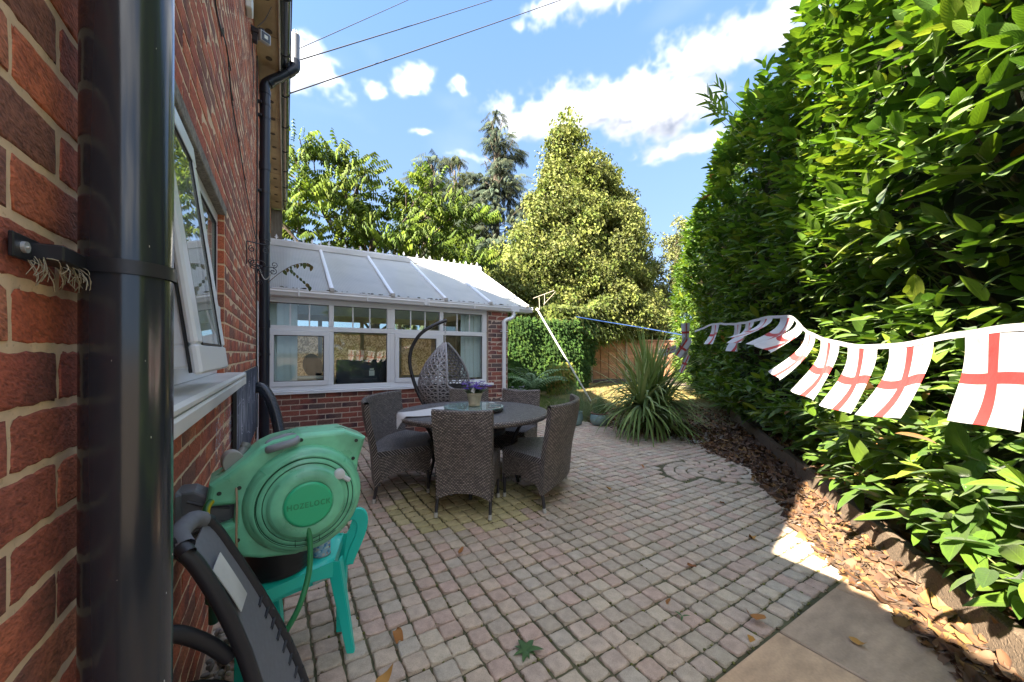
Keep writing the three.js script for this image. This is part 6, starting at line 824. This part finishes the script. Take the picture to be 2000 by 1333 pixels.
  crowns('cherry_tree', 'bright green cherry tree with drooping leaves behind the conservatory roof', { seed: 31, base: [2.3, 0, -11.9], h: 5.2, tr: 0.13, geos: cher, mat: leafMat({ map: T.leaf }), cols: [[0.105, 0.170, 0.010], [0.130, 0.200, 0.012], [0.075, 0.135, 0.009], [0.160, 0.220, 0.016]], per: 15, cr: 0.46, flat: 0.7, dir: (o, r) => V(o.x * 1.1 + (r() - 0.5) * 0.7, 0.35 + r() * 0.3 + o.y * 0.3, o.z * 1.1 + (r() - 0.5) * 0.7),
    lobes: [[-1.1, 5.3, 0, 1.2, 1.1, 1.1, 260], [-2.5, 4.8, 0.2, 1.2, 1.2, 1.1, 260], [-1.9, 6.3, -0.3, 0.65, 0.75, 0.6, 60], [-2.2, 6.9, -0.3, 0.55, 0.5, 0.5, 34], [-0.5, 6.3, 0, 0.5, 0.65, 0.5, 48], [-1.0, 6.7, 0, 0.4, 0.5, 0.4, 30], [0.4, 4.9, 0.3, 1.1, 0.95, 1.0, 200], [1.6, 4.9, 0.6, 1.0, 0.9, 0.9, 180], [1.9, 6.0, 0.8, 0.6, 0.75, 0.6, 75], [1.1, 5.9, 0.5, 0.45, 0.4, 0.4, 34], [2.6, 4.9, 1.0, 0.75, 0.9, 0.8, 120], [-1.6, 4.0, 0, 1.9, 0.9, 1.1, 260], [0.9, 3.9, 0.4, 1.9, 0.8, 1.0, 240], [2.7, 3.9, 1.0, 1.0, 0.8, 0.9, 120]] });
  // smaller trees and the ivy wall
  crowns('birch_tree', 'thin yellow green tree top between the lime tree and the hedge', { seed: 41, base: [18.5, 0, -13.0], h: 8.0, tr: 0.1, geos: lime, mat: leafMat(), cols: [[0.15, 0.17, 0.05], [0.18, 0.19, 0.07]], per: 16, cr: 0.5, dir: dirOut, lobes: [[0, 7.6, 0, 0.7, 1.1, 0.7, 130], [-0.3, 6.2, 0, 1.3, 1.1, 1.2, 260], [0.2, 4.6, 0, 1.7, 1.3, 1.5, 420]] });
  const ivyLeaf = [clump(Array.from({ length: 7 }, (_, i) => [leafGeo(0.075, 0.07, 2, 0.3, 0.15), aim(V((R() - 0.5) * 0.22, (R() - 0.5) * 0.22, (R() - 0.5) * 0.1), V((R() - 0.5) * 1.2, -0.8, 0.5 + R() * 0.5), V((R() - 0.5) * 0.5, 0.5, 1))]))];
  const mass = (nm, lb, cat, base, seed, cols, boxes, geos = ivyLeaf) => { const t = thing(nm, lb, cat, base), r = rng(seed), ms = [], cs = []; for (const [x0, x1, y0, y1, z0, z1, n] of boxes) for (let i = 0; i < n; i++) { const x = lerp(x0, x1, r()), y = lerp(y0, y1, r()), zz = z0 + (z1 - z0) * (0.5 + 0.5 * fbm(x * 1.6, y * 1.6, 0, 3, seed)) * (0.55 + 0.45 * r()); ms.push(aim(V(x, y, zz), V((r() - 0.5) * 0.5, (r() - 0.5) * 0.3, 1), V(0, 1, 0.2), 0.8 + r() * 0.5)); const c = cols[floor(r() * cols.length)], b = 0.75 + r() * 0.5; cs.push(col(c[0] * b, c[1] * b, c[2] * b)); } instances('foliage', geos[0], leafMat(), ms, cs, t); return t; };
  const iv = mass('ivy_wall', 'dense dark green ivy covering the fence behind the fern', 'ivy', [6.9, 0, -9.9], 51, [[0.030, 0.078, 0.012], [0.045, 0.10, 0.016], [0.075, 0.14, 0.02], [0.036, 0.085, 0.014]], [[-2.6, 1.6, 0.0, 2.25, -0.1, 0.55, 3600], [1.4, 2.3, 0.0, 2.35, -0.4, 0.2, 900], [2.1, 2.75, 0.9, 2.4, -0.6, 0.0, 500]]);
  part('stems', bx(-2.6, 2.2, 0, 2.05, -0.35, -0.15, 0.02), std([0.03, 0.03, 0.015], 1), iv);  // one solid dark box behind the ivy leaves, closing the gaps between them
  const ov = thing('lime_suckers', 'overhanging leafy lower branches drooping over the wooden fence', 'shrub', [11.0, 0, -11.0]); { const r = rng(52), ms = [], cs = []; for (let i = 0; i < 3900; i++) { const x = lerp(-3.4, 5.2, r()), y = 1.86 + 0.14 * sin(x * 1.7) + pow(r(), 1.2) * (1.3 + 0.5 * sin(x * 0.9 + 1)), z = -0.5 + r() * 1.0 + 0.35 * (fbm(x * 1.2, y * 1.2, 0, 3, 7) - 0.5) - x * 0.25; ms.push(aim(V(x, y, z), V((r() - 0.5), -0.5 + (r() - 0.5), 0.5), V(0, 1, 0.3), 0.8 + r() * 0.6)); const c = [[0.13, 0.165, 0.03], [0.16, 0.19, 0.04], [0.09, 0.13, 0.022]][floor(r() * 3)], b = 0.65 + r() * 0.6; cs.push(col(c[0] * b, c[1] * b, c[2] * b)); } instances('foliage', lime[0], leafMat(), ms, cs, ov); part('stems', [[-2, 2.3], [0.4, 2.5], [2.2, 2.4]].map(([x, y]) => tube([[x, 0.2, -1.2], [x + 0.1, y, -0.7], [x + 0.5, y + 1.0, -0.2]], 0.025, 10, 6)), std([0.12, 0.09, 0.06], 0.9), ov); }
  mass('golden_shrub', 'small round shrub with yellow green leaves right of the fern', 'shrub', [6.95, 0, -8.75], 53, [[0.22, 0.23, 0.04], [0.15, 0.20, 0.035], [0.28, 0.22, 0.05], [0.09, 0.15, 0.03]], [[-0.42, 0.42, 0.05, 0.85, -0.3, 0.4, 420]]);
  mass('dark_shrub', 'dark leafy shrub between the conservatory corner and the fern', 'shrub', [4.75, 0, -8.9], 54, [[0.06, 0.14, 0.03], [0.09, 0.18, 0.04]], [[-0.7, 0.6, 0.0, 0.6, -0.3, 0.5, 420]]);
}
// lawn blades
{
  const R = rng(71), b = clump(Array.from({ length: 6 }, (_, i) => [leafGeo(0.05 + R() * 0.03, 0.004, 2, 0.6, 0, 0.5), aim(V((R() - 0.5) * 0.06, 0, (R() - 0.5) * 0.06), V((R() - 0.5), 1.2, (R() - 0.5)), V(R() - 0.5, 0, R() - 0.5))]));
  const ms = [], cs = []; for (let i = 0; i < 15000; i++) { const x = 4.3 + R() * 7.2, z = -5.5 - R() * 6.0; if (x < 4.9 && z > -6.0) continue; ms.push(new THREE.Matrix4().makeRotationY(R() * 6).setPosition(x, -0.012, z)); const d = fbm(x * 0.9, z * 0.9, 0, 3, 5), c = x > 6.4 ? [0.30, 0.25, 0.10] : [0.13, 0.18, 0.045]; const k = 0.7 + d * 0.6; cs.push(col(c[0] * k, c[1] * k, c[2] * k)); }
  tag(instances('lawn_grass', b, leafMat({ transmission: 0.25 }), ms, cs), 'short patchy lawn grass beyond the patio', 'grass');
}
// ================================================================ FENCE, POLE, WIRES
{
  const A = V(9.05, 0, -11.75), D = V(0.985, 0, 0.172).normalize(), yaw = atan2(-D.z, D.x), wood = [[0.42, 0.21, 0.105], [0.46, 0.24, 0.12], [0.38, 0.19, 0.10], [0.43, 0.225, 0.125]].map((c) => std(c, 0.9, { map: rep(T.wood, 1, 4), bumpMap: rep(T.wood, 1, 4), bumpScale: 0.003 }));
  const g = thing('lap_fence', 'brown wooden lap fence panels with pale posts at the end of the garden', 'fence', [A.x, 0, A.z], yaw);
  for (let pnl = 0; pnl < 4; pnl++) { const x0 = pnl * 1.72; for (let r = 0; r < 13; r++) { const b = part('plank', boxUV(bx(0, 1.62, 0, 0.145, -0.006, 0.006, 0.002), 1, r * 0.3, pnl * 0.7), wood[(r + pnl) % 4], g); b.position.set(x0 + 0.05, 0.17 + r * 0.125, 0.004 * (r % 2)); b.rotation.x = -0.05; } for (const x of [0.07, 0.45, 0.85, 1.25, 1.64]) part('batten', bx(x0 + x - 0.018, x0 + x + 0.018, 0.16, 1.82, 0.012, 0.034, 0.002), wood[2], g); part('top_rail', bx(x0 + 0.05, x0 + 1.67, 1.8, 1.84, -0.02, 0.04, 0.003), wood[1], g); part('gravel_board', bx(x0 + 0.05, x0 + 1.67, -0.02, 0.15, -0.015, 0.02, 0.004), std([0.14, 0.10, 0.085], 0.95, { map: rep(T.grain, 1) }), g); part('post', bx(x0 - 0.045, x0 + 0.045, -0.02, 1.92, -0.04, 0.05, 0.004), std([0.36, 0.29, 0.20], 0.9, { map: rep(T.grain, 2) }), g); }
  const sf = thing('side_fence', 'plain wooden side fence behind the photographer beside the house', 'fence', [X0, 0, -0.425]);
  for (let k = 0; k < 20; k++) part("plank", bx(-0.01, 0.01, 0, max(1.2, 1.97 - 0.3 * max(0, k * 0.125 - 0.25)), k * 0.125 + 0.002, k * 0.125 + 0.123, 0.002), wood[k % 4], sf);
  const p = solo('prop_pole', [rod([5.35, 2.31, -7.62], [6.66, 0.0, -7.1], 0.022, 0.022, 12), new THREE.SphereGeometry(0.04, 12, 8).translate(5.35, 2.31, -7.62)], std([0.8, 0.8, 0.8], 0.35, { metalness: 0.3 }), 'slanting shiny metal washing line pole standing on the lawn', 'pole');
  const p2 = [[7.1, 2.27, -8.2], [7.9, 2.15, -7.9], [8.7, 1.98, -7.3], [9.6, 1.72, -6.4]]; solo('washing_line', [tube(p2, 0.014, 40, 6)], phys([0.015, 0.045, 0.16], 0.5), 'blue rope washing line sagging across the trees above the fence', 'rope');
  solo('bare_branch', [tube([[5.9, 2.75, -8.6], [6.7, 3.05, -8.7]], 0.013, 6, 5), tube([[6.1, 2.8, -8.6], [6.12, 2.45, -8.6]], 0.009, 4, 5), tube([[6.3, 2.9, -8.62], [6.3, 2.6, -8.62]], 0.008, 4, 5), tube([[6.25, 2.6, -8.6], [6.75, 3.02, -8.7]], 0.008, 4, 5)], std([0.35, 0.3, 0.24], 0.8), 'bare broken twig frame poking out of the trees by the roof corner', 'branch');
  const wm = std([0.035, 0.035, 0.04], 0.7), sag = (a, b, s) => { a = V(...a); b = V(...b); return Array.from({ length: 12 }, (_, i) => { const t = i / 11, q = a.clone().lerp(b, t); q.y -= s * 4 * t * (1 - t); return q; }); };
  solo('overhead_cable', tube(sag([0.03, 4.60, -5.72], [30, 32.6, -13.1], 0.25), 0.009, 60, 5), wm, 'lowest overhead cable running from the gutter across the sky', 'cable');
  solo('overhead_cable', tube(sag([-0.05, 4.66, -5.3], [26, 36.6, -22], 0.3), 0.008, 60, 5), wm, 'upper overhead cable leaving the fascia above the soil pipe', 'cable');
  solo('overhead_cable', tube(sag([-0.05, 4.7, -5.2], [22, 37.5, -22], 0.2), 0.005, 60, 5), wm, 'thinner overhead cable crossing just beside the upper one', 'cable');
}
renderer.render(scene, camera);
